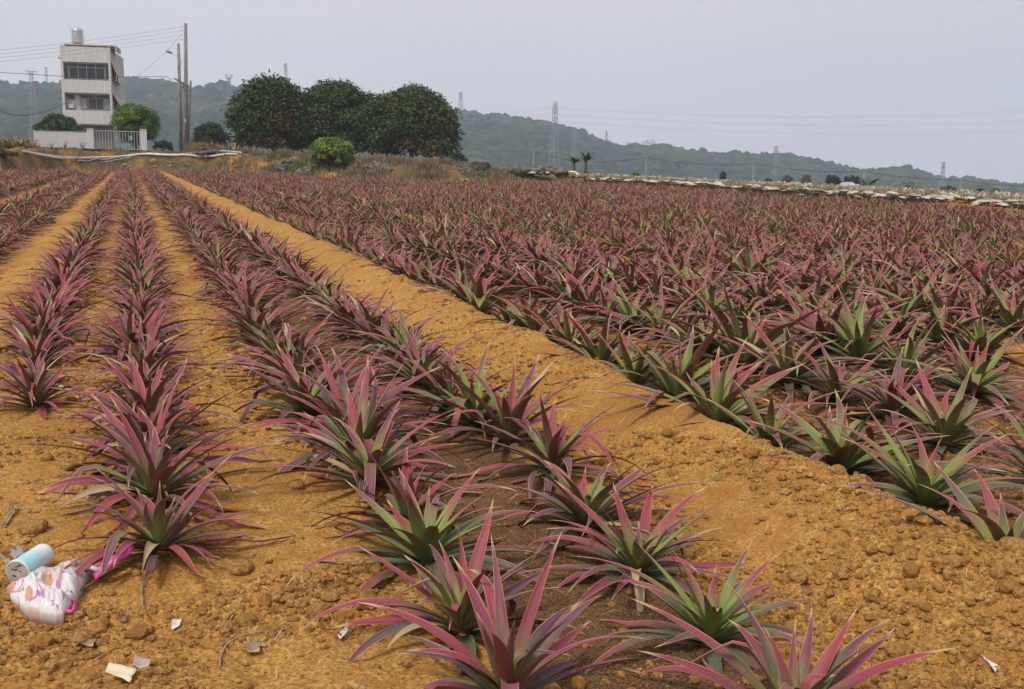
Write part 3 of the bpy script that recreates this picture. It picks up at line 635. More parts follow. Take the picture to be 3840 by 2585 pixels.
# ------------------------------------------------------------------ wooded hills
def forest():
    rg = np.random.default_rng(3); n = 24000
    d = 430+(1215-430)*rg.random(n)**.8; a = rg.uniform(R(-9.5), R(54), n); x, y = d*np.sin(a), d*np.cos(a)
    keep = rg.random(n) > .25*sst(.5, .62, fbm(x/60., y/60., 4, 61)); x, y, d, a = x[keep], y[keep], d[keep], a[keep]; n = len(x)
    z = hillz(a, d, x, y); sz = rg.uniform(3.4, 6.8, n)*(.7+.5*fbm(x/40., y/40., 3, 62))*1.1
    big = rg.random(n) > .97; sz = np.where(big, sz*1.35, sz)
    z = z+sz*.5+rg.uniform(-1, 2.2, n)
    cl = np.clip(fbm(x/35., y/35., 4, 63)*1.1-.1+rg.normal(0, .22, n), 0, 1); br = np.clip(1.9*(fbm(x/55., y/55., 4, 64)-.52)*2+rg.normal(0, .15, n), 0, .85)*(rg.random(n) < .8)
    m = mat('forest_canopy', rough=.9, spec=.1); g = N(m); at_ = g.attr('rnd3'); s = g.n('ShaderNodeSeparateXYZ'); g.l(at_.outputs['Vector'], s.inputs[0])
    p = g.n('ShaderNodeNewGeometry').outputs['Position']; nz_ = g.noise(.9, p, 5, .7)
    c = g.mix(s.outputs[0], (.014, .030, .012), (.10, .17, .035)); c = g.mix(s.outputs[1], c, (.20, .15, .07)); c = g.mix(g.ramp(nz_, .6, .35), c, (.010, .020, .010)); g.out(c)
    g.bump(nz_, 1.0, 1.5)
    r3 = np.stack([cl, br, 0*cl], -1)
    me = scatter('forest', ICO2, np.column_stack([x, y, z]), sz, m, 12, {'rnd3': r3}, nvar=10, flat=(.6, 1.05), amp=.6)
    tag(obj('forest', me), 'dense hazy woodland covering the far hills', 'forest', kind='stuff')
forest()
for i_, px in enumerate((2402, 2412, 2424, 2433, 2443, 2452, 2461, 2352, 2365, 2381, 3112, 3120, 3130)):
    yy_ = (540, 533, 528, 534, 526, 536, 541, 535, 537, 540, 606, 612, 618)[i_]
    x, y = P2(px, 985); zt = at(px, yy_-4, 985).z
    q = palm('ridge_palm', 'tiny palm silhouettes standing up from the hill crest', 'palm', px, yy_-4, 985, 'slim', 'palms on the hill crest', 90+i_, zb=zt-13.)
# ------------------------------------------------------------------ pylons
def tube_pts(mb, a, b, r, n=4): mb.tube([a, b], r, n, cap=False)
def pylon(lab, px, ytop, d, wtop, wbase, arms, kind='pylon', red=False, rot=.35, rad=.12, zb=None):
    x, y = P2(px, d); zt = at(px, ytop, d).z; z = gz(x, y) if zb is None else zb; H = zt-z
    cc_ = math.cos(azi(px)-YAW)**2; wtop *= cc_; wbase *= cc_; arms = [(t_, h_*cc_) for t_, h_ in arms]
    root = empty('pylon', (x, y, z), rot); tag(root, lab, 'pylon', None)
    body, redm = MB(), MB()
    def half(t): return (wbase*(1-t)**1.25+wtop*(1-(1-t)**1.25))/2 if t < .62 else (wtop/2*(1.0)+(wbase*(1-.62)**1.25+wtop*(1-(1-.62)**1.25)-wtop)/2*max(0, (1-t)/.38))
    lev = np.concatenate([np.linspace(0, .62, 7), np.linspace(.62, .97, 8)[1:]])
    for i_ in range(len(lev)-1):
        h0, h1 = half(lev[i_]), half(lev[i_+1]); z0, z1 = lev[i_]*H, lev[i_+1]*H; tgt = redm if (red and i_ in (3, 5, 9)) else body
        c0 = [(-h0, -h0, z0), (h0, -h0, z0), (h0, h0, z0), (-h0, h0, z0)]; c1 = [(-h1, -h1, z1), (h1, -h1, z1), (h1, h1, z1), (-h1, h1, z1)]
        for k_ in range(4):
            j_ = (k_+1) % 4
            tube_pts(tgt, c0[k_], c1[k_], rad*1.2); tube_pts(tgt, c0[k_], c1[j_], rad*.42); tube_pts(tgt, c0[j_], c1[k_], rad*.42); tube_pts(tgt, c1[k_], c1[j_], rad*.42)
    body.build('lattice_tower', m_tower, root)
    if red: redm.build('red_section', m_towerred, root)
    for t, hw in arms:
        mb = MB(); h0 = half(min(t, .97)); z0 = t*H; tube_pts(mb, (-hw, 0, z0+.3), (hw, 0, z0+.3), rad*.8)
        for sx in (-1, 1):
            for sy in (-1, 1):
                tube_pts(mb, (sx*h0, sy*h0, z0), (sx*hw, 0, z0+.3), rad*1.3); tube_pts(mb, (sx*h0, sy*h0, z0-H*.035), (sx*hw, 0, z0+.3), rad*1.1)
            tube_pts(mb, (sx*hw, 0, z0+.3), (sx*hw, 0, z0-H*.03), rad*.5)
        mb.build('cross_arm', m_tower, root)
def W(p, d): return p*d/F
pylon('red and white banded pylon left of the white house', 135, 259, 640, W(9, 640), W(50, 640), [(.97, W(26, 640)), (.82, W(26, 640)), (.70, W(27, 640))], red=True)
pylon('thin distant pylon between banded pylon and house', 191, 250, 1010, W(5, 1010), W(9, 1010), [(.93, W(6, 1010)), (.8, W(6, 1010)), (.68, W(6, 1010))], rad=.1)
pylon('tall faint pylon between the utility poles and mango trees', 866, 277, 560, W(9, 560), W(42, 560), [(.985, W(17, 560)), (.90, W(24, 560))])
pylon('pylon peeking above the leftmost mango tree', 1077, 232, 1005, W(6, 1005), W(14, 1005), [(.93, W(8, 1005)), (.86, W(9, 1005)), (.79, W(8, 1005))], rad=.13)
pylon('pylon on the ridge just right of the mango trees', 1725, 344, 1000, W(7, 1000), W(20, 1000), [(.92, W(9, 1000)), (.84, W(9, 1000)), (.76, W(9, 1000))], rad=.13, zb=at(1725, 425, 1000).z)
pylon('tallest grey pylon standing before the hill at centre', 2077, 377, 520, W(10, 520), W(66, 520), [(.985, W(10, 520)), (.93, W(15, 520)), (.86, W(15, 520)), (.79, W(15, 520)), (.60, W(17, 520))], rad=.11)
pylon('fainter pylon just right of the tallest one', 2152, 470, 640, W(10, 640), W(44, 640), [(.97, W(12, 640)), (.88, W(8, 640)), (.6, W(17, 640))], rad=.08)
pylon('tiny pylon on the crest right of the centre hilltop', 2271, 490, 1000, W(4, 1000), W(9, 1000), [(.9, W(4, 1000)), (.75, W(4, 1000))], rad=.15, zb=at(2271, 530, 1000).z)
pylon('pale pylon with flat top standing on the right hill', 2908, 547, 800, W(8, 800), W(32, 800), [(.975, W(20, 800)), (.87, W(18, 800)), (.6, W(19, 800))], rad=.12)
pylon('pale pylon farthest right with triangular top', 3540, 608, 800, W(8, 800), W(26, 800), [(.98, W(19, 800)), (.87, W(17, 800)), (.70, W(15, 800))], rad=.12)
# ------------------------------------------------------------------ wires
def cable(lab, pts, r, m=m_wirel, group=None, n=24, cat='cable', name='power_cable', seg=6):
    P_ = [at(*p) for p in pts]; xs = np.linspace(0, 1, len(pts)); t = np.linspace(0, 1, n); c = np.array([tuple(p) for p in P_])
    if len(pts) == 3: co = [np.polyfit(xs, c[:, k_], 2) for k_ in range(3)]; V = np.stack([np.polyval(q, t) for q in co], -1)
    else: V = np.stack([np.interp(t, xs, c[:, k_]) for k_ in range(3)], -1)
    o = MB().tube([tuple(v) for v in V], r, seg, cap=False).build(name, m, smooth=True); tag(o, lab, cat, group); return o
GW = 'high voltage cables in the right sky'
for i_, (ya, yb, yc) in enumerate(((406, 437, 402), (408, 443, 410), (430, 468, 440), (432, 474, 449), (454, 500, 478), (456, 506, 485))):
    cable(f'{("upper", "upper", "middle", "middle", "lowest", "lowest")[i_]} pair of high voltage cables across the right sky, {("upper", "lower")[i_ % 2]} cable', [(2092, ya, 520), (3080, yb, 430), (4150, yc-12, 360)], .028, group=GW)
for i_, (ya, yb) in enumerate(((394, 428), (402, 436), (425, 440), (433, 446))):
    cable(f'{ORD[i_]} faint cable from the top, running left from the tallest pylon', [(1860, yb, 600), (1965, (ya+yb)/2+4, 560), (2064, ya+4, 520)], .04, group='faint cables left of the tallest pylon')
PD = 78
for i_, (y0_, y1_) in enumerate(((101, 187), (115, 201), (131, 215), (147, 230))):
    cable(f'{ORD[i_]} cable from the top of the tall utility pole, over the house', [(684, y0_, PD), (340, (y0_+y1_)/2+7, PD-7), (-40, y1_+5, PD-14)], .009, group='cables from pole top over the house')
cable('thin service cable sloping from the pole top towards the house', [(678, 131, PD), (515, 285, 84), (346, 364, 90)], .012)
cable('dark telephone cable crossing in front of the house upper storey', [(648, 301, PD), (622, 287, PD), (300, 291, 76), (-40, 270, 72)], .018, m_wire)
cable('black sagging cable left of the house wall', [(-20, 405, 76), (105, 432, 82), (246, 386, 90)], .026, m_wire)
cable('cable sloping right from the house past the poles', [(650, 300, PD), (500, 345, 84), (430, 360, 90)], .010)
cable('black valley cable between the mango trees and small poles', [(1690, 551, 260), (1860, 566, 240), (2001, 565, 225)], .05, m_wire, 'cables strung across the valley')
cable('black valley cable passing behind the banana plants', [(2001, 565, 225), (2190, 605, 215), (2423, 591, 205)], .05, m_wire, 'cables strung across the valley')
cable('black valley cable between the second and third small pole', [(2423, 591, 205), (2620, 616, 200), (2827, 614, 195)], .045, m_wire, 'cables strung across the valley')
cable('black valley cable above the tarp shelter', [(2827, 614, 195), (3040, 641, 190), (3244, 643, 185)], .045, m_wire, 'cables strung across the valley')
cable('black valley cable right of the tarp shelter', [(3244, 643, 185), (3430, 668, 180), (3610, 675, 175)], .045, m_wire, 'cables strung across the valley')
cable('black valley cable ending at the right edge', [(3610, 675, 175), (3730, 692, 170), (3900, 700, 165)], .045, m_wire, 'cables strung across the valley')
for px, y0_, d, lab in ((2001, 560, 225, 'leftmost thin pole carrying the valley cable'), (2423, 586, 205, 'thin pole right of the banana plants carrying the valley cable'), (2827, 606, 195, 'thin pole carrying the valley cable left of the pale pylon'), (3244, 640, 185, 'thin pole carrying the valley cable at the slim palm'), (3610, 672, 175, 'rightmost thin pole carrying the valley cable')):
    x, y = P2(px, d); zt = at(px, y0_, d).z; z = gz(x, y); r_ = empty('small_pole', (x, y, z)); tag(r_, lab, 'pole', 'thin poles in the valley')
    MB().tube([(0, 0, -.5), (0, 0, zt-z)], [.16, .11], 8).build('pole', m_conc, r_, smooth=True); MB().box(-.9, .9, -.06, .06, zt-z-.5, zt-z-.38).build('cross_arm', m_conc, r_)
# ------------------------------------------------------------------ utility poles
x, y = P2(699, PD); zg = at(696, 561, PD).z; zg = min(zg, gz(x, y)+.1); SX = lambda p: W(p, PD)
r_ = empty('utility_pole', (x, y, zg)); tag(r_, 'tallest concrete utility pole with insulators at its top', 'utility pole', 'concrete utility poles'); Ht = at(696, 88, PD).z-zg
tp_ = at(696, 88, PD); x0_ = Vector((tp_.x-x, tp_.y-y, 0)); MB().tube([(0, 0, -.3), (x0_.x, x0_.y, Ht)], [.19, .125], 16).build('pole', m_conc, r_, smooth=True)
for k_, yy_ in enumerate((101, 115, 131, 147)):
    zz = at(690, yy_, PD).z-zg
    xo_ = x0_.x*zz/Ht; MB().tube([(xo_, 0, zz), (xo_-.34, 0, zz)], .02, 6).lathe([(.03, -.05), (.055, -.02), (.04, .02), (.055, .05), (.02, .08)], 10, (xo_-.34, 0, zz)).build('insulator', m_white, r_, smooth=True)
MB().box(-.05, .05, -.20, -.185, 2.35, 2.6).build('label_plate', m_white, r_); MB().lathe([(.178, 0), (.178, .05)], 16, (-.01, 0, 1.6)).lathe([(.15, 0), (.15, .05)], 16, (-.04, 0, 5.1)).build('strap', m_dark, r_)
MB().tube([(x0_.x*z_/Ht-.10, -.17, z_) for z_ in (.1, 2.2, 5.2, 8)], .018, 6).build('conduit', m_wirel, r_, smooth=True)
x2, y2 = P2(684, PD+.3); H2 = at(684, 162, PD).z-zg
r_ = empty('utility_pole', (x2-.02, y2+.25, zg)); tag(r_, 'shorter concrete pole carrying the street lamp arm', 'utility pole', 'concrete utility poles')
MB().tube([(-.05, 0, -.3), (.02, 0, H2)], [.16, .11], 16).build('pole', m_conc, r_, smooth=True)
a0 = at(679, 232, PD); loc = Vector((x2-.02, y2+.25, zg))
def rel(px, py, d=PD): return tuple(at(px, py, d)-loc)
MB().tube([rel(680, 236), rel(677, 226), rel(668, 214), rel(645, 200)], .028, 8).build('lamp_arm', m_steel, r_, smooth=True)
lh = MB(); q0, q1 = Vector(rel(646, 201)), Vector(rel(622, 188)); lh.tube([q0, q0.lerp(q1, .25), q0.lerp(q1, .6), q0.lerp(q1, .9), q1], [.05, .10, .15, .12, .04], 12).build('lamp_head', m_steel, r_, smooth=True)
c_ = Vector(rel(676, 240)); MB().box(c_.x-.13, c_.x+.06, c_.y-.25, c_.y-.05, c_.z-.2, c_.z+.2).build('control_box', m_steel, r_, bevel=.01)
x3, y3 = P2(715, PD+1.2); H3 = at(715, 303, PD+1.2).z-zg
r_ = empty('utility_pole', (x3, y3, zg)); tag(r_, 'lowest leaning brace pole, right of the other poles', 'utility pole', 'concrete utility poles')
MB().tube([(-.42+.15, 0, -.3), (.20, 0, H3)], [.13, .08], 14).build('pole', m_conc, r_, smooth=True)
o = MB(); b0, b1 = at(653, 294, PD-.35), at(707, 328, PD-.35); o.tube([b0, b1], .075, 4); tag(o.build('timber_arm', noisy('old_timber', (.13, .08, .05), (.24, .16, .10), 5)), 'sloping brown timber bar fixed across the utility poles', 'timber bar')
# ------------------------------------------------------------------ house
HD = 95; hx, hy_ = P2(339, HD); hz_ = at(339, 563, HD).z; hg = gz(hx, hy_); house = empty('house', (hx, hy_, min(hz_, hg)-.05), R(-5.5)); tag(house, 'narrow three storey white tiled house with a roof tank', 'house')
HW = 2.7; DP = 11.0; a_, b_ = P2(246, HD), P2(434, HD); house.scale = (math.hypot(a_[0]-b_[0], a_[1]-b_[1])/5.4, 1, (at(339, 176, HD).z-at(339, 563, HD).z)/10.85); house.location.z = at(339, 563, HD).z-.02
m_plaster = noisy('grey_plaster', (.46, .45, .45), (.60, .59, .58), .8, bump=.1, bscale=5); m_slab = noisy('stained_slab', (.38, .34, .29), (.55, .52, .48), 1.5)
m_glass = mat('window_glass', (.025, .032, .04), .08, .5); m_frame = noisy('window_frame', (.36, .35, .28), (.44, .43, .36), 3); m_curt = noisy('curtain', (.34, .35, .38), (.46, .47, .5), 9)
m_shut = mat('roller_shutter', (.24, .23, .21), .55); g = N(m_shut); wv = g.n('ShaderNodeTexWave', wave_type='BANDS', bands_direction='Z'); wv.inputs['Scale'].default_value = 3.2; g.l(g.pos(), wv.inputs['Vector']); g.out(g.mix(wv.outputs['Fac'], (.12, .11, .10), (.30, .28, .26))); g.bump(wv.outputs['Fac'], .5, .03)
b = MB(); b.box(-HW, HW, .9, DP, -.3, 10.75); b.box(HW-.28, HW, 0, .898, 2.75, 10.75); b.box(-HW, -HW+.28, 0, .898, 2.75, 10.75)
b.build('wall', m_plaster, house)
b = MB()
for z0, z1 in ((2.80, 4.22), (6.05, 7.42), (9.25, 10.85)): b.box(-HW+.283, HW-.283, 0, .14, z0, z1)
b.box(-HW-.004, -HW+.285, -.012, .12, 2.78, 10.86); b.box(HW-.285, HW+.004, -.012, .12, 2.78, 10.86); b.build('tiled_front', m_tile, house)
b = MB(); b.box(-HW+.283, HW-.283, .70, .86, 4.22, 6.05); b.build('tiled_back_wall', m_tile, house)
b = MB()
for z0 in (2.62, 5.9, 9.1): MB().box(-HW+.283, HW-.283, .143, .9, z0, z0+.14).build('floor_slab', m_slab, house)
b = MB(); b.box(-HW+.1, HW-.1, .80, .895, -.3, 2.62); b.build('ground_floor_wall', m_btile, house)
MB().box(.55, 2.45, .74, .79, -.1, 2.0).build('roller_shutter', m_shut, house)
def window(x0, x1, z0, z1, y_, cols, rows_, curtain=False, fw=.05):
    fr = MB(); T = .05
    fr.box(x0, x1, y_, y_+T, z0, z0+fw); fr.box(x0, x1, y_, y_+T, z1-fw, z1)
    for c in [x0+fw/2]+list(cols)+[x1-fw/2]: fr.box(c-fw/2, c+fw/2, y_+.003, y_+T-.003, z0+fw, z1-fw)
    for r in rows_: fr.box(x0+fw, x1-fw, y_+.006, y_+T-.006, r-fw/2, r+fw/2)
    f = fr.build('window', m_frame, house)
    MB().box(x0+.01, x1-.01, y_+.02, y_+.03, z0+.01, z1-.01).build('pane', m_glass, f)
    if curtain:
        for a_, b_ in ((x0+.08, x0+.75), (x1-.78, x1-.08)):
            pts = [(a_+(b_-a_)*i_/24, y_-.002+.02*math.sin(i_*1.9)) for i_ in range(25)]; c = MB()
            for p_, q_ in zip(pts, pts[1:]): c.poly([(p_[0], p_[1], z0+.07), (q_[0], q_[1], z0+.07), (q_[0], q_[1], z1-.4), (p_[0], p_[1], z1-.4)])
            c.build('curtain', m_curt, f, smooth=True)
    return f
window(-1.86, 1.95, 7.50, 9.22, .22, [-1.86+.95, .02, 1.0], [8.72]); window(-HW+.30, -1.95, 7.50, 9.22, .26, [], [8.72]); window(2.02, HW-.30, 7.50, 9.22, .26, [], [8.72])
window(-.88, 2.38, 4.35, 5.9, .60, [0., .85, 1.7], [5.52], True); window(-2.25, -1.45, 5.35, 5.95, .60, [], [])
gr = MB()
for i_ in range(9): gr.tube([(.06+i_*.2, .56, 4.45), (.06+i_*.2+.28, .56, 5.45)], .008, 4); gr.tube([(.06+i_*.2, .555, 5.45), (.06+i_*.2+.28, .555, 4.45)], .008, 4)
gr.build('window_grille', m_frame, house)
MB().box(-HW+.5, HW+.62, -.05, 4.0, 10.97, 11.09).box(HW+.50, HW+.62, -.05, 4.0, 10.55, 10.968).build('roof', m_slab, house)
MB().box(-HW, HW, .30, .5, 10.752, 10.966).box(HW-.2, HW, .5, 3.9, 10.752, 10.966).build('parapet', m_slab, house)
for z0, z1, dx in ((9.45, 7.6, .85), (6.25, 4.85, .85)):
    MB().prism([(HW+.003, .2, z0), (HW+dx, .2, z1), (HW+dx, .2, z1-.14), (HW+.003, .2, z0-.14)], (0, 6, 0)).build('side_awning', m_slab, house)
for z0 in (9.6, 6.45): MB().box(-HW-.3, -HW-.003, .2, 5, z0, z0+.12).build('side_ledge', m_slab, house)
for y_ in (3, 5.2, 7.5):
    for z0 in (7.6, 4.8, 2.0): 
        f = MB().box(HW+.003, HW+.04, y_, y_+.9, z0-.1, z0+.9).build('side_window', m_frame, house); MB().box(HW+.043, HW+.05, y_+.08, y_+.82, z0, z0+.82).build('pane', m_glass, f)
MB().box(-2.2, -1.55, .30, .60, 4.42, 4.85).build('air_conditioner', m_plaster, house, bevel=.02)
MB().tube([(2.6, -.05, 2.8), (2.6, -.05, 10.7)], .04, 6).build('drain_pipe', m_pipe, house)
tk = empty('water_tank', tuple(Matrix.LocRotScale(house.location, house.rotation_euler, house.scale) @ Vector((-1.0, 1.4, 11.09)))); tag(tk, 'ribbed stainless steel water tank on the house roof', 'water tank')
tk.scale = (.92, .92, .98)
m_ss = noisy('stainless', (.45, .46, .48), (.58, .58, .58), 2, rough=.35, metal=.6)
prof = [(.50, .22), (.52, .25)]
for i_ in range(6): prof += [(.52, .3+i_*.19), (.545, .36+i_*.19), (.52, .42+i_*.19)]
prof += [(.52, 1.46), (.42, 1.58), (.18, 1.66), (.17, 1.72), (.05, 1.74)]
MB().lathe(prof, 28).build('tank', m_ss, tk, smooth=True)
st = MB()
for a_ in (0.8, 2.4, 3.9, 5.5): st.tube([(.5*math.cos(a_), .5*math.sin(a_), 0), (.5*math.cos(a_), .5*math.sin(a_), .3)], .03, 6)
st.lathe([(.53, .17), (.53, .21)], 24); st.build('stand', m_steel, tk); MB().tube([(.62, -.1, -.3), (.62, -.1, 1.5), (.4, -.05, 1.62)], .025, 6).build('water_pipe', m_steel, tk); MB().tube([(-.64, 0, 0), (-.64, 0, 1.75)], .018, 6).build('mast', m_steel, tk)
# ------------------------------------------------------------------ wall and gate
WD = 80.0
def wx(px, d=WD): return P2(px, d)
xa, ya = wx(131); xb, yb = wx(332); zb_ = at(131, 555, WD).z; zbs = min(gz(xa, ya), gz(xb, yb))-.1
ang = math.atan2(yb-ya, xb-xa)
def wallrun(name, px0, px1, ytop, lab, cat, grp=None, th=.22):
    x0, y0 = wx(px0); x1, y1 = wx(px1); ln = math.hypot(x1-x0, y1-y0); zt = at((px0+px1)/2, ytop, WD).z
    r = empty(name, (x0, y0, zbs), math.atan2(y1-y0, x1-x0)); tag(r, lab, cat, grp); return r, ln, zt-zbs
r, ln, h_ = wallrun('boundary_wall', 131, 331, 495, 'low white tiled wall left of the gate', 'wall')
MB().box(0, ln, 0, .2, 0, h_).build('wall_body', m_tile, r); MB().box(-.02, ln, -.02, .22, h_+.002, h_+.05).build('coping', m_slab, r)
for p0, p1, yt, lab in ((331, 355, 484, 'white tiled gate pillar joined to the low wall'), (529, 554, 487, 'free standing white tiled gate pillar, right of the gate')):
    r, ln, h_ = wallrun('gate_pillar', p0, p1, yt, lab, 'gate pillar', 'white gate pillars')
    MB().box(0.003, ln, -.12, .42, 0, h_).build('pillar_body', m_tile, r); MB().box(-.02, ln+.02, -.15, .45, h_+.002, h_+.06).build('cap', m_slab, r)
r, ln, h_ = wallrun('metal_gate', 356, 528, 491, 'long grey gate of thin vertical bars', 'gate')
fr = MB(); fr.box(0, ln, .05, .11, h_-.06, h_); fr.box(0, ln, .05, .11, .25, .31); fr.box(0, .06, .053, .107, .31, h_-.06); fr.box(ln-.06, ln, .053, .107, .31, h_-.06); fr.build('gate_frame', m_steel, r)
bars = MB(); nb = 16
for i_ in range(1, nb): bars.tube([(ln*i_/nb, .08, .31), (ln*i_/nb, .08, h_-.06)], .028, 6)
bars.build('bars', m_steel, r); MB().box(ln*.77, ln*.77+.22, 0, .045, h_-.75, h_-.4).build('letter_box', m_steel, r)
m_bare = mat('bare_shrub', (.13, .085, .06), .9)
for px, h0 in ((196, 36), (246, 38), (312, 44)):
    x, y = P2(px, 78.6); z = gz(x, y); rg = np.random.default_rng(px); mb = MB()
    for i_ in range(16):
        a_ = rg.uniform(0, 6.28); l_ = W(h0, 78)*rg.uniform(.5, 1); c_ = rg.uniform(.2, .5); e = Vector((math.cos(a_)*l_*c_, math.sin(a_)*l_*c_, l_)); mb.tube([(0, 0, -.05), tuple(e*.5+Vector((0, 0, .05))), tuple(e)], [.02, .012, .005], 4)
    o = mb.build('bare_shrub', m_bare, loc=(x, y, z)); tag(o, {196: 'leafless small shrub before the tiled wall, left of three', 246: 'leafless small shrub before the tiled wall, middle of three', 312: 'leafless small shrub nearest the gate pillar'}[px], 'bare shrub')
# ------------------------------------------------------------------ terrace kerb, pipes, bank
def BK(px, py):                          # distance where the sight line meets the bank
    for o_ in np.arange(.0, 14, .15):
        d = dE(px, o_); p = at(px, py, d)
        if gz(p.x, p.y) >= p.z-.04: return d
    return dE(px, 3)
def strip(name, pts, hh, th, matl, lab, cat, seed=0, zoff=-.35, jag=.06):
    rg = np.random.default_rng(seed); P_ = []
    for (a, b_) in zip(pts, pts[1:]):
        for t in np.linspace(0, 1, 40)[:-1]: P_.append((a[0]+(b_[0]-a[0])*t, a[1]+(b_[1]-a[1])*t, a[2]+(b_[2]-a[2])*t))
    V, Fq = [], []
    for i_, (px, py, d) in enumerate(P_):
        p = at(px, py, d); j0 = rg.normal(0, jag); j1 = rg.normal(0, jag*.6)
        q = Vector((p.x, p.y, 0)).normalized()*th
        V += [(p.x-q.x*.1*j1, p.y+j1, p.z-hh), (p.x, p.y+j1, p.z+j0*.5), (p.x+q.x, p.y+q.y, p.z+j0*.3), (p.x+q.x, p.y+q.y, p.z-hh)]
    for i_ in range(len(P_)-1):
        for k_ in range(4): a, b_ = i_*4+k_, i_*4+(k_+1) % 4; Fq.append((a, a+4, b_+4, b_))
    o = obj(name, npmesh(name, V, Q=Fq, mat=matl, smooth=False)); tag(o, lab, cat); return o
strip('terrace_kerb', [(-120, 546, dE(-120, 4)), (0, 547, dE(0, 4)), (250, 555, dE(250, 4)), (500, 563, dE(500, 4)), (748, 571, dE(748, 4))], .45, .5, m_dark, 'low crumbling dark concrete edge under the tiled wall and gate', 'retaining wall', 1)
def pipe(lab, pts, r, m=m_pipe, cat='pipe', grp=None):
    P_ = [at(*p) for p in pts]; c = np.array([tuple(p) for p in P_]); xs = np.array([p[0] for p in pts], float); t = np.linspace(xs[0], xs[-1], 60)
    # smooth through the points
    V = np.stack([np.interp(t, xs, c[:, k_]) for k_ in range(3)], -1)
    for _ in range(4): V[1:-1] = (V[:-2]+2*V[1:-1]+V[2:])/4
    V[:, 2] = np.maximum(V[:, 2], ground(V[:, 0], V[:, 1])+r*.8)
    for _ in range(8): V[1:-1, 2] = (V[:-2, 2]+2*V[1:-1, 2]+V[2:, 2])/4
    V[:, 2] += .05; V[:, 1] -= .12
    tag(MB().tube([tuple(v) for v in V], r, 8).build('pipe', m, smooth=True), lab, cat, grp)
pipe('long white plastic water pipe winding along the earth bank', [(90, 575, BK(90, 575)), (160, 588, BK(160, 588)), (260, 600, BK(260, 600)), (340, 601, BK(340, 601)), (420, 595, BK(420, 595)), (500, 585, BK(500, 585)), (560, 583, BK(560, 583)), (640, 588, BK(640, 588)), (740, 595, BK(740, 595)), (820, 592, BK(820, 592)), (888, 584, BK(888, 584))], .075)
pipe('thin white pipe looping below the dark kerb, upper one', [(92, 577, BK(92, 577)), (220, 588, BK(220, 588)), (330, 596, BK(330, 596)), (440, 592, BK(440, 592)), (560, 580, BK(560, 580)), (720, 583, BK(720, 583))], .03)
pipe('thin pipe slanting down the bank under the big pipe', [(290, 613, BK(290, 613)), (400, 600, BK(400, 600)), (470, 590, BK(470, 590))], .025)
pipe('thin grey pipe lying low on the orange bank', [(380, 612, BK(380, 612)), (440, 603, BK(440, 603)), (500, 588, BK(500, 588))], .022)
pipe('white pipe stub running along the top of the bank by the trees', [(826, 569, BK(826, 569)), (870, 571, BK(870, 571)), (905, 578, BK(905, 578))], .05)
pipe('long grey pipe running along the stone heap at right', [(1974, 651, BK(1974, 651)), (2050, 651, BK(2050, 651)), (2100, 649, BK(2100, 649)), (2155, 648, BK(2155, 648)), (2163, 651, BK(2163, 651)), (2167, 662, BK(2167, 662))], .075)
x, y = P2(428, 68.8); tag(MB().tube([tuple(at(420, 592, BK(420, 592))), tuple(at(424, 600, BK(424, 600))), tuple(at(441, 614, BK(441, 614)))], [.10, .13, .06], 6).build('black_rag', m_wire), 'black cloth scrap hanging over the white pipe', 'rag')
def rock(lab, px, py, d, size, sd, m=m_stone, sq=(1, 1, .7), name='boulder', grp=None):
    V, T = ICO3; V = lump(ICO3, sd, .35)*np.array(sq)*size; p = at(px, py, d); z = max(p.z, gz(p.x, p.y)+size*.1)
    o = obj(name, npmesh(name, V, T=T, mat=m), loc=(p.x, p.y, z)); return tag(o, lab, 'rock', grp)
rock('large dark rounded boulder before the stone wall', 1948, 641, BK(1948, 641), .50, 5, sq=(1.5, 1, .8))
m_ostone = noisy('earthy_stone', (.22, .12, .045), (.38, .25, .12), 3, bump=.4, bscale=12)
rock('orange-brown round stone on the bank under the white pipe', 577, 607, BK(577, 607), .24, 6, m_ostone, (1.3, 1, .8)); rock('pale grey stone low on the bank, right of the orange one', 703, 619, BK(703, 619), .2, 7, sq=(1.2, 1, .7)); rock('small orange stone at the foot of the mound', 890, 629, BK(890, 629), .19, 8, m_ostone, (1.4, 1, .6))
def pile(lab, px0, px1, ybot, ytop, d, n, s, sd, m=m_stone, name='stone_pile'):
    rg = np.random.default_rng(sd); px = rg.uniform(px0, px1, n); t = (px-px0)/(px1-px0); top = np.sin(np.pi*np.clip(t*.9+.05, 0, 1))**.5
    py = ybot-(ybot-ytop)*top*rg.random(n); P_ = np.array([tuple(at(a, b_, d+rg.uniform(-.2, .5)+(ybot-b_)*.02)) for a, b_ in zip(px, py)])
    P_[:, 2] = np.maximum(P_[:, 2], ground(P_[:, 0], P_[:, 1])-.05)
    o = obj(name, scatter(name, ICO2, P_, s*rg.uniform(.6, 1.3, n), m, sd, flat=(.5, .85))); tag(o, lab, 'stones', kind='stuff')
pile('grey stone rubble spilling down left of the green bush', 1035, 1115, 640, 598, BK((1035+1115)/2, 640-4), 90, .20, 11); pile('grey stone rubble heap at the foot of the green bush', 1115, 1195, 656, 628, BK((1115+1195)/2, 656-4), 90, .19, 12)
pile('dark stone heap right of the green bush', 1360, 1460, 654, 614, BK((1360+1460)/2, 654-4), 130, .22, 13); pile('dark stone and timber heap on the low mound', 1748, 1830, 637, 613, BK((1748+1830)/2, 637-4), 90, .22, 14, m_dark)
pile('dry stone wall running behind the grey pipe', 1960, 2120, 648, 631, BK((1960+2120)/2, 648-4), 170, .22, 15); pile('yellowish stones under the grey pipe', 2090, 2200, 664, 654, BK((2090+2200)/2, 664-4), 70, .16, 16, m_ostone); pile('loose stones below the big boulder', 1880, 2010, 668, 652, BK((1880+2010)/2, 668-4), 90, .19, 17)
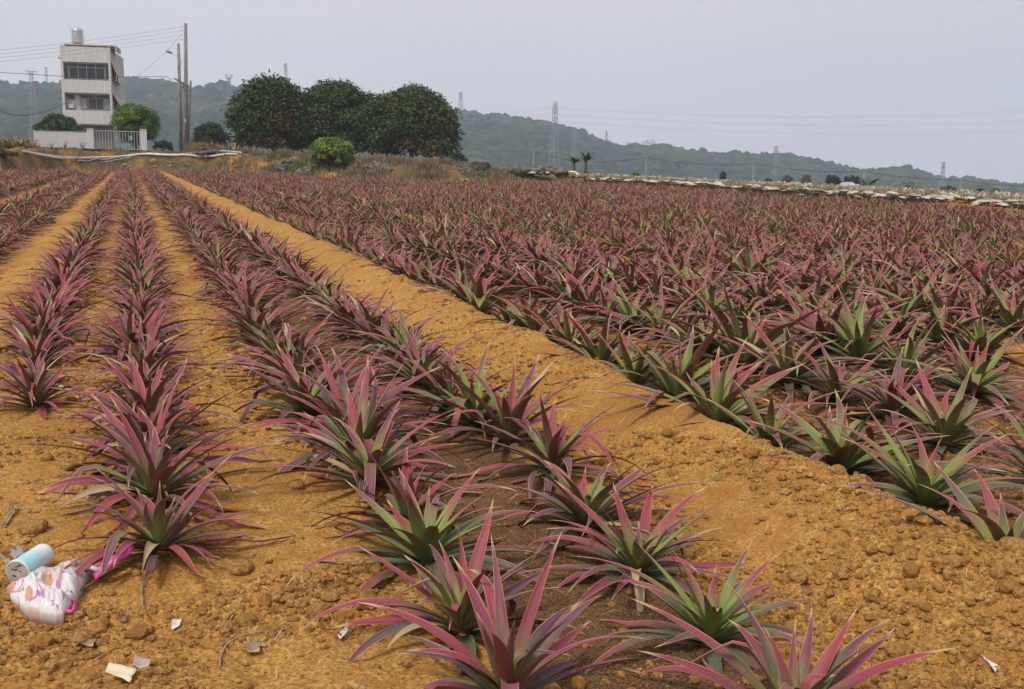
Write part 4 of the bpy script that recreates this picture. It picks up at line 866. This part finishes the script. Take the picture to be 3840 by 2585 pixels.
pile('loose stones on the mound right of the big trees', 1690, 1770, 650, 622, BK((1690+1770)/2, 650-4), 60, .17, 18)
pile('clods and stones along the orange bank', 440, 900, 628, 606, BK((440+900)/2, 628-4), 60, .10, 19, m_ostone)
pile('broken stones along the bank top under the trees', 740, 900, 578, 568, BK((740+900)/2, 578-4), 50, .2, 20)
# dry grass and weeds on bank and mound
def blades(name, n, pxr, dr, hr, cols, seed, lab, wd=.012, keep=None, lean=.35, cat='grass'):
    rg = np.random.default_rng(seed); px = rg.uniform(*pxr, n); az = np.array([azi(v) for v in np.linspace(pxr[0], pxr[1], 200)]); a = np.interp(px, np.linspace(pxr[0], pxr[1], 200), az)
    dd_ = D_field(a)+rg.uniform(*dr, n); x, y = dd_*np.sin(a), dd_*np.cos(a); cl = vn(x*.9, y*.9, seed); kp = rg.random(n) < (cl*2.2-.65); x, y, cl = x[kp], y[kp], cl[kp]; n = len(x)
    z = ground(x, y, fine=False); h_ = rg.uniform(*hr, n)*(.5+cl); th = rg.uniform(0, 6.28, n); l_ = np.abs(rg.normal(0, lean, n))*h_
    sx, sy = -np.sin(th)*wd, np.cos(th)*wd; B = np.stack([x, y, z-.03], -1); e = np.stack([sx, sy, 0*sx], -1)
    m1 = B+np.stack([np.cos(th)*l_*.35, np.sin(th)*l_*.35, h_*.6], -1); tp = B+np.stack([np.cos(th)*l_, np.sin(th)*l_, h_], -1)
    V = np.stack([B-e, B+e, m1+e*.8, m1-e*.8, tp], 1).reshape(-1, 3); o5 = (np.arange(n)*5)[:, None]
    Q = (np.array([[0, 1, 2, 3]])+o5); T = (np.array([[3, 2, 4]])+o5); r3 = np.repeat(np.stack([rg.random(n), (rg.random(n) < .2)*.8, 0*x], -1), 5, axis=0)
    tag(obj(name, npmesh(name, V, Q=Q, T=T, mat=cols, attrs={'rnd3': r3}, smooth=False)), lab, cat, kind='stuff')
f_dry = foliage('dry_grass', (.13, .085, .055), (.32, .24, .15), (.12, .13, .04)); f_weed = foliage('weeds', (.06, .09, .03), (.14, .16, .05), (.28, .22, .10)); f_tawny = foliage('tawny_grass', (.15, .10, .05), (.33, .235, .12), (.22, .18, .08))
blades('dry_grass', 42000, (780, 2000), (.3, 8.5), (.08, .48), f_dry, 51, 'brown dry grass covering the mound under the trees', .018)
blades('mound_weeds', 9000, (1000, 1400), (1, 7), (.1, .35), f_weed, 52, 'green weeds around the bright bush', .022)
blades('bank_grass', 13000, (-100, 860), (.6, 5), (.05, .26), f_dry, 53, 'thin dry grass on the orange bank', .012)
blades('plateau_grass', 9000, (1650, 2250), (.4, 7), (.08, .25), f_tawny, 54, 'tawny grass along the plateau edge', .014)
blades('tall_tawny_grass', 1600, (690, 770), (8, 11), (.5, 1.0), f_tawny, 55, 'tawny grass tuft at the foot of the utility poles', .018)
blades('pale_grass', 1800, (1560, 1640), (.6, 3), (.4, .9), f_tawny, 56, 'pale yellow grass tuft in front of the rightmost mango tree', .018)
def green_rows(lab, px0, px1, d0, d1, n, sd, s=1.5, zadd=0):
    rg = np.random.default_rng(sd); px = rg.uniform(px0, px1, n); d = rg.uniform(d0, d1, n); P_ = []
    for a, b_ in zip(px, d): x, y = P2(a, b_); P_.append((x, y, gz(x, y)+zadd))
    V, Q, A, B = plant_arrays(np.array(P_), rg.uniform(.8, 1.2, n)*s, np.full(n, .55), 22, 3, 3, sd, dry=.88)
    tag(obj('terrace_pineapples', npmesh('terrace_pineapples', V, Q=Q, mat=m_leaf, attrs={'leaf': A, 'rnd3': B})), lab, 'pineapple plants', kind='stuff')
green_rows('green pineapple rows on the terrace right of the poles', 745, 945, 74, 90, 260, 31, 1.7); green_rows('green pineapple rows on the terrace left of the wall', -120, 125, 71, 86, 330, 32, 1.7)
# ------------------------------------------------------------------ covered pineapples at right
def in_cover(px, d): return d
m_cap = noisy('cream_cover', (.42, .385, .30), (.57, .53, .44), 3, rough=.7)
rg = np.random.default_rng(91); capP = []
capd = []
for i_ in range(4000):
    px = rg.uniform(2190, 3900); e = dE(px); d = e+.6+rg.random()*7.5
    x, y = P2(px, d); capP.append((x, y, d, e, px))
zc = lambda x, y: gz(x, y)+.12
P_ = np.array([(a[0], a[1], 0) for a in capP[:2600]]); P_[:, 2] = ground(P_[:, 0], P_[:, 1], False)
V, Q, A, B = plant_arrays(P_, np.full(len(P_), .62), rg.uniform(.3, .7, len(P_)), 16, 3, 3, 92, dry=.65)
m_cp = m_leaf
tag(obj('covered_pineapples', npmesh('covered_pineapples', V, Q=Q, mat=m_leaf, attrs={'leaf': A, 'rnd3': B})), 'brownish pineapple plants standing among the cream covers', 'pineapple plants', kind='stuff')
def capmesh(sd, sag):
    rg = np.random.default_rng(sd); V, Q = [], []; nr, na_ = 3, 10; sp = rg.uniform(1.9, 2.6)
    for lay in (0, .006):
        for i_ in range(nr+1):
            r_ = .04+.22*i_/nr
            for k_ in range(na_+1):
                a_ = -sp/2+sp*k_/na_; V.append((r_*math.sin(a_), -r_*math.cos(a_)*.8, .22-(r_**2)*sag*2.2-.05*math.sin(a_*3)+lay))
    m_ = na_+1; of = (nr+1)*m_
    for i_ in range(nr):
        for k_ in range(na_): b_ = i_*m_+k_; Q.append((b_, b_+1, b_+m_+1, b_+m_)); Q.append((of+b_, of+b_+m_, of+b_+m_+1, of+b_+1))
    for k_ in range(na_): b_ = nr*m_+k_; Q.append((b_, b_+1, of+b_+1, of+b_))
    return npmesh('leaf_cover', V, Q=Q, mat=m_cap)
caps = [capmesh(s_, .8+.25*s_) for s_ in range(6)]
inner = [c for c in capP if c[4] < 3860 and c[2]-c[3] > .2]
edge_caps = []
for px in np.arange(2205, 3840, 19): 
    pxj = px+rg.uniform(-6, 6); e = dE(pxj); d = e+rg.uniform(.3, 1.0); x, y = P2(pxj, d); edge_caps.append((x, y, d, e, pxj))
allc = edge_caps+inner[:190]
for i_, (x, y, d, e, px) in enumerate(allc):
    o = obj('leaf_cover', caps[int(rg.integers(0, 6))]); s_ = rg.uniform(.6, 1.2) if i_ < len(edge_caps) else rg.uniform(.3, .65)
    o.location = (x, y, gz(x, y)+rg.uniform(.04, .16)); o.scale = (s_*1.15, s_, s_*.28); o.rotation_euler = (R(rg.uniform(-5, 20)), R(rg.uniform(-12, 12)), -math.atan2(x, y)+rg.uniform(-.5, .5))
    zone_ = 'near the banana plants' if px < 2600 else 'left of the tarp shelter' if px < 3184 else 'right of the tarp shelter' if px < 3560 else 'near the right edge'
    tag(o, f'larger cream cover at the front edge of the covered rows, {zone_}' if i_ < len(edge_caps) else f'small cream cover deeper in the covered rows, {zone_}', 'plant cover', f'{"front edge" if i_ < len(edge_caps) else "inner"} cream covers {zone_}')
Pf = np.array([(c[0], c[1]) for c in capP if c[2]-c[3] > 2 and c[4] < 3900][:800]); zf = ground(Pf[:, 0], Pf[:, 1], False)+rg.uniform(.12, .24, len(Pf)); n = len(Pf)
V = []
for (x, y), z in zip(Pf, zf):
    a_ = rg.uniform(0, 6.28); l_ = rg.uniform(.05, .13); c_, s_ = math.cos(a_)*l_, math.sin(a_)*l_; V += [(x-c_, y-s_, z-.02), (x+c_*.2, y+s_*.2, z-.06), (x+c_, y+s_, z), (x-s_*.3, y+c_*.3, z+.09)]
tag(obj('far_covers', npmesh('far_covers', V, Q=np.arange(n*4).reshape(-1, 4), mat=m_cap, smooth=False)), 'far specks of white covers among the covered pineapple rows', 'plant covers', kind='stuff')
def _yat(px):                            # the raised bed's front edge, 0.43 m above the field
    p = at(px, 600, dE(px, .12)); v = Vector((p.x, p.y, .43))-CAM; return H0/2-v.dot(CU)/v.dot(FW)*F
strip('leaf_shade_strip', [(q_, _yat(q_), dE(q_, .12)) for q_ in (2190, 2400, 2800, 3300, 3900)], .42, .35, mat('painted_leaf_shade', (.02, .018, .016), .7), 'dark strip painted as leaf shade below the cream covers', 'painted shade', 3, jag=.04)  # added near-black strip, painted as the leaf shadow under the front covers
# tarp shelter
SD = dE(3184, 7.5); x, y = P2(3184, SD); z = gz(x, y); r_ = empty('tarp_shelter', (x, y, z)); tag(r_, 'low round-backed shelter under a grey and white tarp', 'shelter')
m_tarp = noisy('tarp', (.30, .33, .38), (.55, .57, .60), 2.5, rough=.6); V, Q = [], []; nx, ny = 28, 14; Wt = W(72, SD); zt = at(3184, 684, SD).z-z
for i_ in range(nx+1):
    for j_ in range(ny+1):
        u, v = i_/nx, j_/ny; hgt_ = zt*(1-abs(2*u-1.1)**3*.55)*math.sin(math.pi*(.08+.84*v))**.6; V.append(((u-.5)*Wt, (v-.5)*1.0, max(0.05, hgt_+.02*math.sin(u*17+v*5)+.015*math.sin(v*21))))
for i_ in range(nx):
    for j_ in range(ny): b_ = i_*(ny+1)+j_; Q.append((b_, b_+ny+1, b_+ny+2, b_+1))
obj('tarp', npmesh('tarp', V, Q=Q, mat=m_tarp), r_); fr = MB()
for sx in (-.46, 0, .46): fr.tube([(sx*Wt, -.7, 0), (sx*Wt, -.6, zt*.7)], .03, 6)
fr.build('frame', m_bark, r_)
fr = MB()
for i_ in range(6): 
    a, b_ = at(3232+i_*26, 703+i_*2.4, SD), at(3258+i_*26, 700+i_*3, SD); fr.tube([tuple(a), tuple(b_)], .02, 5); q = at(3232+i_*26, 698+i_*2.5, SD); fr.tube([tuple(q), (q.x, q.y, gz(q.x, q.y)-.1)], .025, 5)
tag(fr.build('pole_rail', m_bark), 'thin grey rail of sticks right of the tarp shelter', 'rail')
x, y = P2(3690, 80); z = gz(x, y); rgb = np.random.default_rng(4); V, Q, r3 = [], [], []
r_ = empty('withered_plant', (x, y, z)); tag(r_, 'brown withered banana plant near the right edge', 'banana plant'); Hh = at(3684, 697, 80).z-z
MB().tube([(0, 0, -.1), (-.05, 0, Hh*.8)], [.09, .05], 8).tube([(.35, 0, -.1), (.45, 0, Hh*.55), (.9, 0, Hh*.7)], [.06, .05, .03], 6).build('trunk', m_bark, r_, smooth=True)
for i_ in range(9): frond(V, Q, r3, (-.05, 0, Hh*.8), i_*2.4, Hh*.4, rgb.uniform(-.6, 1.), Hh*.12, .6, rgb, 5)
obj('dead_leaves', npmesh('dead_leaves', V, Q=Q, mat=foliage('dead_leaf', (.05, .035, .025), (.14, .10, .07), (.2, .15, .1)), attrs={'rnd3': r3}), r_)
# ------------------------------------------------------------------ rubbish at the lower left
def z5(u, v): return (u*.43687, 1900+v*.43687)
def zg5(u, v, h=0): px, py = z5(u, v); p = gnd(px, py, 0.0); z = gz(p.x, p.y); return gnd(px, py, z+h)
OUT = [(60, 670), (150, 590), (330, 520), (450, 510), (620, 475), (735, 478), (775, 465), (778, 530), (750, 590), (720, 640), (690, 710), (640, 770), (600, 850), (540, 910), (480, 957), (400, 930), (240, 918), (235, 870), (130, 800), (85, 750)]
def bag():
    C = np.array((420., 720.)); O = np.array(OUT, float); nr, nth = 90, 300
    ang_ = np.unwrap(np.arctan2(O[:, 1]-C[1], O[:, 0]-C[0])); per = np.concatenate([[0], np.cumsum(np.linalg.norm(np.diff(np.vstack([O, O[:1]]), axis=0), axis=1))])
    s = np.linspace(0, per[-1], nth, endpoint=False); Oc = np.vstack([O, O[:1]]); OX, OY = np.interp(s, per, Oc[:, 0]), np.interp(s, per, Oc[:, 1])
    P0 = [zg5(u, v, .03) for u, v in O]+[zg5(*O[0], .03)]
    WX, WY = np.interp(s, per, [p.x for p in P0]), np.interp(s, per, [p.y for p in P0]); c0 = zg5(*C, .03); gzz = gz(c0.x, c0.y)
    r = np.linspace(0, 1, nr+1)[:, None]
    U, Vv = C[0]+r*(OX-C[0]), C[1]+r*(OY-C[1]); X_, Y_ = c0.x+r*(WX-c0.x), c0.y+r*(WY-c0.y)
    rid = lambda f, sd: 1-np.abs(2*fbm(X_*f, Y_*f, 3, sd)-.9)*1.6
    wx_, wy_ = X_+.03*vn(X_*14, Y_*14, 2), Y_+.03*vn(X_*14, Y_*14, 4)
    cre = sum(a_*(1-np.abs(2*vn(wx_*f_+q_, wy_*f_*.7, q_)-1))**2 for a_, f_, q_ in ((.050, 9, 3), (.032, 17, 5), (.020, 31, 7), (.010, 60, 9)))
    z = gzz+.006+.020*np.sqrt(np.clip(1-r**2.4, 0, 1))+cre*.55*np.clip(1.06-r**5, 0, 1)
    gg = ground(X_.ravel(), Y_.ravel(), False).reshape(X_.shape)+.012; z = np.maximum(z, gg)
    V = np.stack([X_, Y_, z], -1).reshape(-1, 3); under = V.copy(); under[:, 2] = (gg-.02).ravel(); n1 = len(V)
    i, j = np.meshgrid(np.arange(nr), np.arange(nth), indexing='ij'); j2 = (j+1) % nth
    q = np.stack([i*nth+j, i*nth+j2, (i+1)*nth+j2, (i+1)*nth+j], -1).reshape(-1, 4)
    e0 = np.arange(nth)+nr*nth; e1 = (np.arange(nth)+1) % nth+nr*nth
    Q = np.concatenate([q, (q+n1)[:, ::-1], np.stack([e0, e1, e1+n1, e0+n1], -1)])
    col = np.tile(np.array([.66, .62, .64]), (n1, 1)); u, v = U.ravel(), Vv.ravel()
    def put(m, c, a=1): k_ = np.clip(m, 0, 1)[:, None]*a; col[:] = col*(1-k_)+np.array(c)*k_
    def ell(cx, cy, a, b_, rt, c, al=.85):
        t = R(rt); x_, y_ = (u-cx)*math.cos(t)+(v-cy)*math.sin(t), -(u-cx)*math.sin(t)+(v-cy)*math.cos(t); put((np.hypot(x_/a, y_/b_) < 1)*1., c, al)
    def rec(cx, cy, a, b_, rt, c, al=.85):
        t = R(rt); x_, y_ = (u-cx)*math.cos(t)+(v-cy)*math.sin(t), -(u-cx)*math.sin(t)+(v-cy)*math.cos(t); put(((np.abs(x_) < a) & (np.abs(y_) < b_))*1., c, al)
    def lin(pts, w_, c, al=.9):
        dmin = np.full(len(u), 1e9)
        for (x0, y0), (x1, y1) in zip(pts, pts[1:]):
            L2 = (x1-x0)**2+(y1-y0)**2+1e-9; t = np.clip(((u-x0)*(x1-x0)+(v-y0)*(y1-y0))/L2, 0, 1); dmin = np.minimum(dmin, np.hypot(u-x0-t*(x1-x0), v-y0-t*(y1-y0)))
        put((dmin < w_)*1., c, al)
    OR, PU, GN, BL, PK, DK = (.55, .25, .14), (.42, .16, .36), (.12, .28, .20), (.08, .10, .34), (.62, .10, .30), (.06, .05, .07)
    ell(412, 690, 48, 50, 0, OR); rec(412, 645, 30, 12, 0, OR); ell(250, 800, 34, 44, 20, OR); ell(105, 702, 38, 36, 0, OR); ell(635, 565, 34, 16, 10, OR); ell(600, 488, 40, 10, -5, OR, .5)
    rec(215, 652, 58, 26, 35, PU); rec(325, 852, 72, 30, 3, PU); rec(520, 690, 22, 58, 22, PU); rec(290, 925, 50, 14, 3, OR, .6)
    ell(475, 550, 78, 16, -4, GN); ell(320, 665, 16, 40, 15, GN, .5); ell(160, 605, 28, 10, -30, GN, .7)
    for cx, cy in ((600, 765), (492, 608), (122, 636)): rec(cx-14, cy, 12, 8, 20, BL); rec(cx+14, cy, 12, 8, -20, BL)
    for cx, cy in ((412, 600), (502, 775), (470, 800)): 
        for k_ in range(5): ell(cx+11*math.cos(k_*1.257), cy+11*math.sin(k_*1.257), 5, 5, 0, PK)
    lin([(340, 735), (350, 765), (390, 778), (440, 775), (462, 765)], 4, PK); lin([(95, 740), (150, 755), (190, 738), (210, 715)], 4, PK); lin([(640, 590), (665, 620), (655, 648)], 4, PK); lin([(540, 575), (560, 600), (530, 590)], 3, PK); lin([(372, 590), (355, 625), (375, 640)], 3, PK); lin([(150, 790), (165, 825)], 3, PK); lin([(560, 800), (545, 860), (580, 830)], 3, PK)
    lin([(545, 590+0), (560, 650), (600, 670), (625, 650)], 3, (.5, .42, .25), .6)
    def word(cx, cy, s, flip=1, c=DK):         # the script word "Shoe", upside down on the crumpled bag
        G = [[(0, 3), (3, 0), (6, 2), (3, 5), (6, 8), (3, 11), (0, 9)], [(9, -1), (9, 11)], [(9, 7), (12, 4), (14, 6), (14, 11)], [(17, 8), (19, 5), (21, 8), (19, 11), (17, 8)], [(24, 8), (29, 7), (27, 4), (24, 7), (25, 11), (30, 10)]]
        for st_ in G: lin([(cx-flip*(a-15)*s, cy-flip*(b_-6)*s) for a, b_ in st_], 1.7, c)
    word(390, 795, 2.4); word(185, 766, 1.7); word(478, 905, 2.2, -1); word(590, 610, 2.0)
    for k_ in range(5): lin([(575+k_*10, 590), (590+k_*10, 640)], 2, DK, .7)
    dirt = np.clip((fbm(X_.ravel()*9, Y_.ravel()*9, 4, 12)-.50)*2.2, 0, .45)[:, None]; col = col*(1-dirt)+np.array([.42, .27, .13])*dirt
    col = np.vstack([col, np.tile([.60, .56, .59], (n1, 1))])
    m = mat('printed_bag', rough=.35, spec=.4); g = N(m); g.out(g.attr('paint').outputs['Vector']); g.b.inputs['Subsurface Weight'].default_value = 0.0
    return npmesh('bag_body', np.vstack([V, under]), Q=Q, mat=m, attrs={'paint': col}), gzz
me, gb = bag(); r_ = empty('shopping_bag', (0, 0, 0)); cc = zg5(420, 720); r_.location = (cc.x, cc.y, gb); tag(r_, 'crumpled white shopping bag printed with pink pictures and pink handles', 'bag')
o = obj('bag_body', me, r_); o.location = (-cc.x, -cc.y, -gb)
m_pink = noisy('pink_ribbon', (.62, .04, .27), (.72, .08, .36), 20, rough=.35, spec=.4)
def ribbon(name, pts, ws, hs_, parent):
    V, Q = [], []; P_ = [np.array(tuple(zg5(u, v, h))) for (u, v), h in zip(pts, hs_)]; P_ = np.array(P_); n = 24; t0 = np.linspace(0, 1, len(pts)); t = np.linspace(0, 1, n)
    C_ = np.stack([np.interp(t, t0, P_[:, k_]) for k_ in range(3)], -1)
    for _ in range(3): C_[1:-1] = (C_[:-2]+2*C_[1:-1]+C_[2:])/4
    W_ = np.interp(t, t0, ws)
    for i_ in range(n):
        tg = C_[min(i_+1, n-1)]-C_[max(i_-1, 0)]; e = np.cross(tg, (0.15, -.5, 1)); e /= np.linalg.norm(e)+1e-9
        for q_, s_ in enumerate((-.5, -.2, .2, .5)):
            p = C_[i_]+e*W_[i_]*s_; V.append((p[0]-cc.x, p[1]-cc.y, p[2]-gb+(.006 if q_ in (1, 2) else 0)))
    for i_ in range(n-1):
        for q_ in range(3): b_ = i_*4+q_; Q.append((b_, b_+1, b_+5, b_+4))
    o = obj(name, npmesh(name, V, Q=Q, mat=m_pink), parent); s_ = o.modifiers.new('s', 'SOLIDIFY'); s_.thickness = .0015
ribbon('pink_handle', [(745, 505), (900, 430), (1010, 392), (1090, 385), (1135, 330)], [.022, .024, .026, .024, .024], [.06, .07, .08, .09, .11], r_)
ribbon('pink_handle', [(800, 590), (880, 530), (980, 450), (1090, 400), (1130, 335)], [.055, .042, .036, .03, .024], [.04, .06, .075, .09, .11], r_)
ribbon('pink_handle', [(560, 895), (610, 905), (640, 880), (635, 830), (605, 800)], [.014, .016, .016, .014, .012], [.02, .03, .03, .03, .035], r_)
MB().tube([tuple(zg5(*p, h)-Vector((cc.x, cc.y, gb))) for p, h in (((740, 505), .06), ((800, 530), .06), ((850, 545), .05), ((885, 548), .04))], [.018, .008, .013, .006], 8).build('tied_knot', mat('bag_knot', (.60, .57, .62), .4), r_, smooth=True)
# spray can / jar
A_ = zg5(150, 560, .045); B_ = zg5(395, 395, .045); ax = (B_-A_); ln = ax.length; ax.normalize()
can = empty('drink_tub', tuple(A_)); tag(can, 'pale blue and white cylindrical tub lying behind the printed bag', 'tub')
can.rotation_mode = 'QUATERNION'; can.rotation_quaternion = ax.to_track_quat('Z', 'Y'); rr_ = .043
m_can = mat('tub_print', (.6, .7, .72), .3, .5); g = N(m_can); sp = g.n('ShaderNodeSeparateXYZ'); g.l(g.pos(), sp.inputs[0]); g.out(g.mix(g.ramp(g.math('ADD', sp.outputs[2], g.math('MULTIPLY', g.noise(14, g.pos(), 3), .08)), ln*.35, ln*1.05), (.30, .60, .66), (.72, .75, .76)))
n_ = 30; prof = [(rr_*1.0, .004), (rr_, ln*.5), (rr_, ln*.86), (rr_*.97, ln*.93), (rr_*.86, ln*.975), (rr_*.6, ln*.995), (.002, ln)]
MB().lathe(prof, 36).build('tub_body', m_can, can, smooth=True)
MB().lathe([(rr_*1.06, -.004), (rr_*1.08, .006), (rr_*1.02, .010)], 36).build('rim', m_white, can, smooth=True)
MB().lathe([(rr_*.98, -.006), (rr_*.98, -.0045)], 36).build('paper_base', noisy('tub_base', (.28, .27, .22), (.44, .42, .36), 40), can)
b = MB(); rgq = np.random.default_rng(8)
for i_ in range(9): a_, q_ = rgq.uniform(0, 6.28), rgq.uniform(.1, .8)*rr_; b.box(q_*math.cos(a_)-.005, q_*math.cos(a_)+.005, q_*math.sin(a_)-.0015, q_*math.sin(a_)+.0015, -.0075, -.0065)
b.build('base_print', m_wire, can)
# clear wrap
p = zg5(150, 400, .02); V = lump(ICO3, 44, .9)*np.array([.03, .075, .025]); m_wrap = mat('clear_wrap', (.45, .42, .38), .15, .6); m_wrap.node_tree.nodes['Principled BSDF'].inputs['Alpha'].default_value = .55
o = obj('plastic_wrap', npmesh('plastic_wrap', V, T=ICO3[1], mat=m_wrap), loc=tuple(p)); o.rotation_euler = (0, 0, .3); tag(o, 'crumpled clear plastic wrap left of the blue tub', 'plastic wrap')
# scraps and dry leaves
m_paper = noisy('paper_scrap', (.55, .52, .46), (.72, .70, .65), 15, rough=.8); m_dleaf = noisy('dry_leaf', (.22, .15, .09), (.42, .32, .21), 12, rough=.8); m_cream = noisy('cream_card', (.62, .55, .38), (.70, .64, .48), 10); m_husky = noisy('dead_stem', (.12, .075, .045), (.26, .17, .10), 12)
def scrap(name, lab, cat, pts, curl, matl, h=.012, z5c=True, sd=0):
    P_ = [zg5(u, v, 0) if z5c else gnd(u, v, gz(*gnd(u, v).xy)) for u, v in pts]; c = sum(P_, Vector())/len(P_); rgs = np.random.default_rng(sd); n = 7; V, Q = [], []
    # bilinear patch over four corners
    for i_ in range(n+1):
        for j_ in range(n+1):
            s, t = i_/n, j_/n; q = P_[0]*(1-s)*(1-t)+P_[1]*s*(1-t)+P_[2]*s*t+P_[3]*(1-s)*t; q = q-c; ed = .08*q.length*rgs.normal(); V.append((q.x+ed*.3, q.y+ed*.3, h*.5+curl*2*((s-.5)**2)+.004*math.sin(7*t+3*s)))
    for i_ in range(n):
        for j_ in range(n): b_ = i_*(n+1)+j_; Q.append((b_, b_+n+1, b_+n+2, b_+1))
    z = max(gz(c.x+a, c.y+b_) for a in (-.02, 0, .02) for b_ in (-.02, 0, .02)); o = obj(name, npmesh(name, V, Q=Q, mat=matl), loc=(c.x, c.y, z)); s_ = o.modifiers.new('s', 'SOLIDIFY'); s_.thickness = .001; tag(o, lab, cat)
scrap('paper_scrap', 'small white pointed paper scrap on bare earth below the first row', 'paper scrap', [(1485, 1010), (1560, 1005), (1545, 1030), (1465, 1085)], .01, m_paper)
scrap('paper_scrap', 'torn white paper scrap left of the bottom centre plants', 'paper scrap', [(1262, 2392), (1300, 2370), (1308, 2385), (1278, 2412)], .008, m_paper, z5c=False)
scrap('paper_scrap', 'torn white scrap on the broad furrow, bottom right', 'paper scrap', [(3690, 2330), (3760, 2345), (3750, 2372), (3700, 2350)], .01, m_paper, z5c=False)
scrap('cardboard_piece', 'cream cardboard piece cut off by the bottom edge, left', 'cardboard', [(950, 1485), (1175, 1530), (1120, 1600), (900, 1560)], .004, m_cream, .045)
scrap('dry_leaf', 'greyish curled square leaf near the cream cardboard', 'dry leaf', [(1170, 1380), (1300, 1400), (1280, 1480), (1140, 1440)], .02, noisy('grey_leaf', (.36, .28, .24), (.50, .42, .37), 9))
scrap('dry_leaf', 'brown dry leaf right of the paper scrap, lower left', 'dry leaf', [(2080, 1200), (2280, 1180), (2290, 1210), (2100, 1230)], .01, m_dleaf); scrap('dry_leaf', 'pale folded dry leaf under the brown dry leaf', 'dry leaf', [(2110, 1230), (2240, 1225), (2230, 1290), (2130, 1280)], .012, m_dleaf)
scrap('dry_leaf', 'brown curved dry leaf under the bag in the hollow', 'dry leaf', [(680, 1180), (830, 1180), (800, 1240), (700, 1225)], .015, m_dleaf); scrap('dry_leaf', 'dark round leaf between bag and paper scrap', 'dry leaf', [(1010, 930), (1085, 925), (1080, 1000), (1030, 1010)], .012, m_husky)
scrap('dead_pineapple_leaf', 'long brown dead leaf lying right of the printed bag', 'dead leaf', [(650, 770), (1000, 520), (1010, 545), (690, 770)], .004, m_husky, .02); scrap('dead_pineapple_leaf', 'pale dead leaf lying at the far left edge', 'dead leaf', [(0, 430), (90, 490), (60, 530), (-20, 480)], .01, m_dleaf, .02)
scrap('dead_pineapple_leaf', 'brown dead leaf at the left edge above the tub', 'dead leaf', [(10, 170), (130, 20), (150, 40), (40, 200)], .01, m_dleaf, .02)
scrap('dead_pineapple_leaf', 'dead leaf lying on the far soil of the left furrow', 'dead leaf', [(170, 800), (205, 830), (208, 842), (175, 812)], .004, m_husky, .02, z5c=False)
for lab, pts in (('bowed thin twig at the lower left, beside the brown leaf', [(2250, 1070), (2050, 1110), (1940, 1190), (1890, 1290), (1885, 1370)]), ('straight thin straw lying under the bag', [(950, 1235), (860, 1290), (770, 1345)]), ('bent thin stalk standing under the first red plant', [(1265, 560), (1215, 690), (1215, 780), (1230, 885)])):
    MB_ = MB(); Pp = [tuple(zg5(u, v, .015)) for u, v in pts]; tag(MB_.tube(Pp, .0035, 6).build('twig', m_dleaf, smooth=True), lab, 'twig')
def big_clod(lab, px, py, s, sd, m=m_clod, sq=(1.2, 1, .7)):
    p = gnd(px, py, 0); z = gz(p.x, p.y); V = lump(ICO3, sd, .32)*np.array(sq)*s; o = obj('earth_clod', npmesh('earth_clod', V, T=ICO3[1], mat=m, attrs={'rnd': np.full(len(V), .6)}), loc=(p.x, p.y, z+s*.3)); o.rotation_euler = (0, 0, sd); tag(o, lab, 'earth clod')
big_clod('large oblong earth clod on the furrow, bottom right', 3545, 2250, .038, 3, sq=(1.9, .9, .7)); big_clod('round earth clod right of the first red plant', 905, 2120, .045, 4); big_clod('rounded earth clod in the narrow furrow, left of centre', 1110, 1830, .04, 5)
big_clod('pale flat stone at the top of the broad furrow ridge', 2480, 1545, .045, 6, m_ostone, (1.8, 1, .5)); big_clod('earth clod beside the blue tub, above it', 125, 2010, .05, 7); big_clod('earth clod at the far right under the last plant', 3790, 2230, .05, 8)
big_clod('earth clod near the bottom of the narrow furrow', 1390, 2400, .035, 9); big_clod('round clod half way down the broad furrow', 2850, 1860, .035, 10)
# green weed sprigs on the broad furrow
f_grass = foliage('grass_green', (.06, .13, .02), (.16, .26, .05), (.2, .3, .05))
for lab, px, py in (('tall thin green grass sprig on the broad furrow', 2680, 1860), ('low green grass tuft on the ridge of the broad furrow', 2900, 1820), ('tiny green grass tuft beside the low tuft', 2795, 1835)):
    p = gnd(px, py, 0); z = gz(p.x, p.y); V, Q, r3 = [], [], []; rgq = np.random.default_rng(px)
    for i_ in range(16): frond(V, Q, r3, (rgq.normal(0, .03), rgq.normal(0, .02), 0), rgq.uniform(0, 6.28), rgq.uniform(.05, .13), rgq.uniform(.2, 1.3), .004, .3, rgq, 4)
    tag(obj('grass_tuft', npmesh('grass_tuft', V, Q=Q, mat=f_grass, attrs={'rnd3': r3}), loc=(p.x, p.y, z)), lab, 'grass tuft')
# ------------------------------------------------------------------ haze
hz = MB().box(-1600, 1600, -1600, 1600, -75, 160).build('haze', mat('unused')); tag(hz, kind='stuff')
m = bpy.data.materials.new('haze'); m.use_nodes = True; t = m.node_tree; t.nodes.clear(); oo = t.nodes.new('ShaderNodeOutputMaterial'); pv = t.nodes.new('ShaderNodeVolumePrincipled')
pv.inputs['Color'].default_value = (.70, .80, 1.0, 1); pv.inputs['Density'].default_value = .00042; pv.inputs['Anisotropy'].default_value = 0.0; t.links.new(pv.outputs[0], oo.inputs['Volume'])
hz.data.materials.clear(); hz.data.materials.append(m)
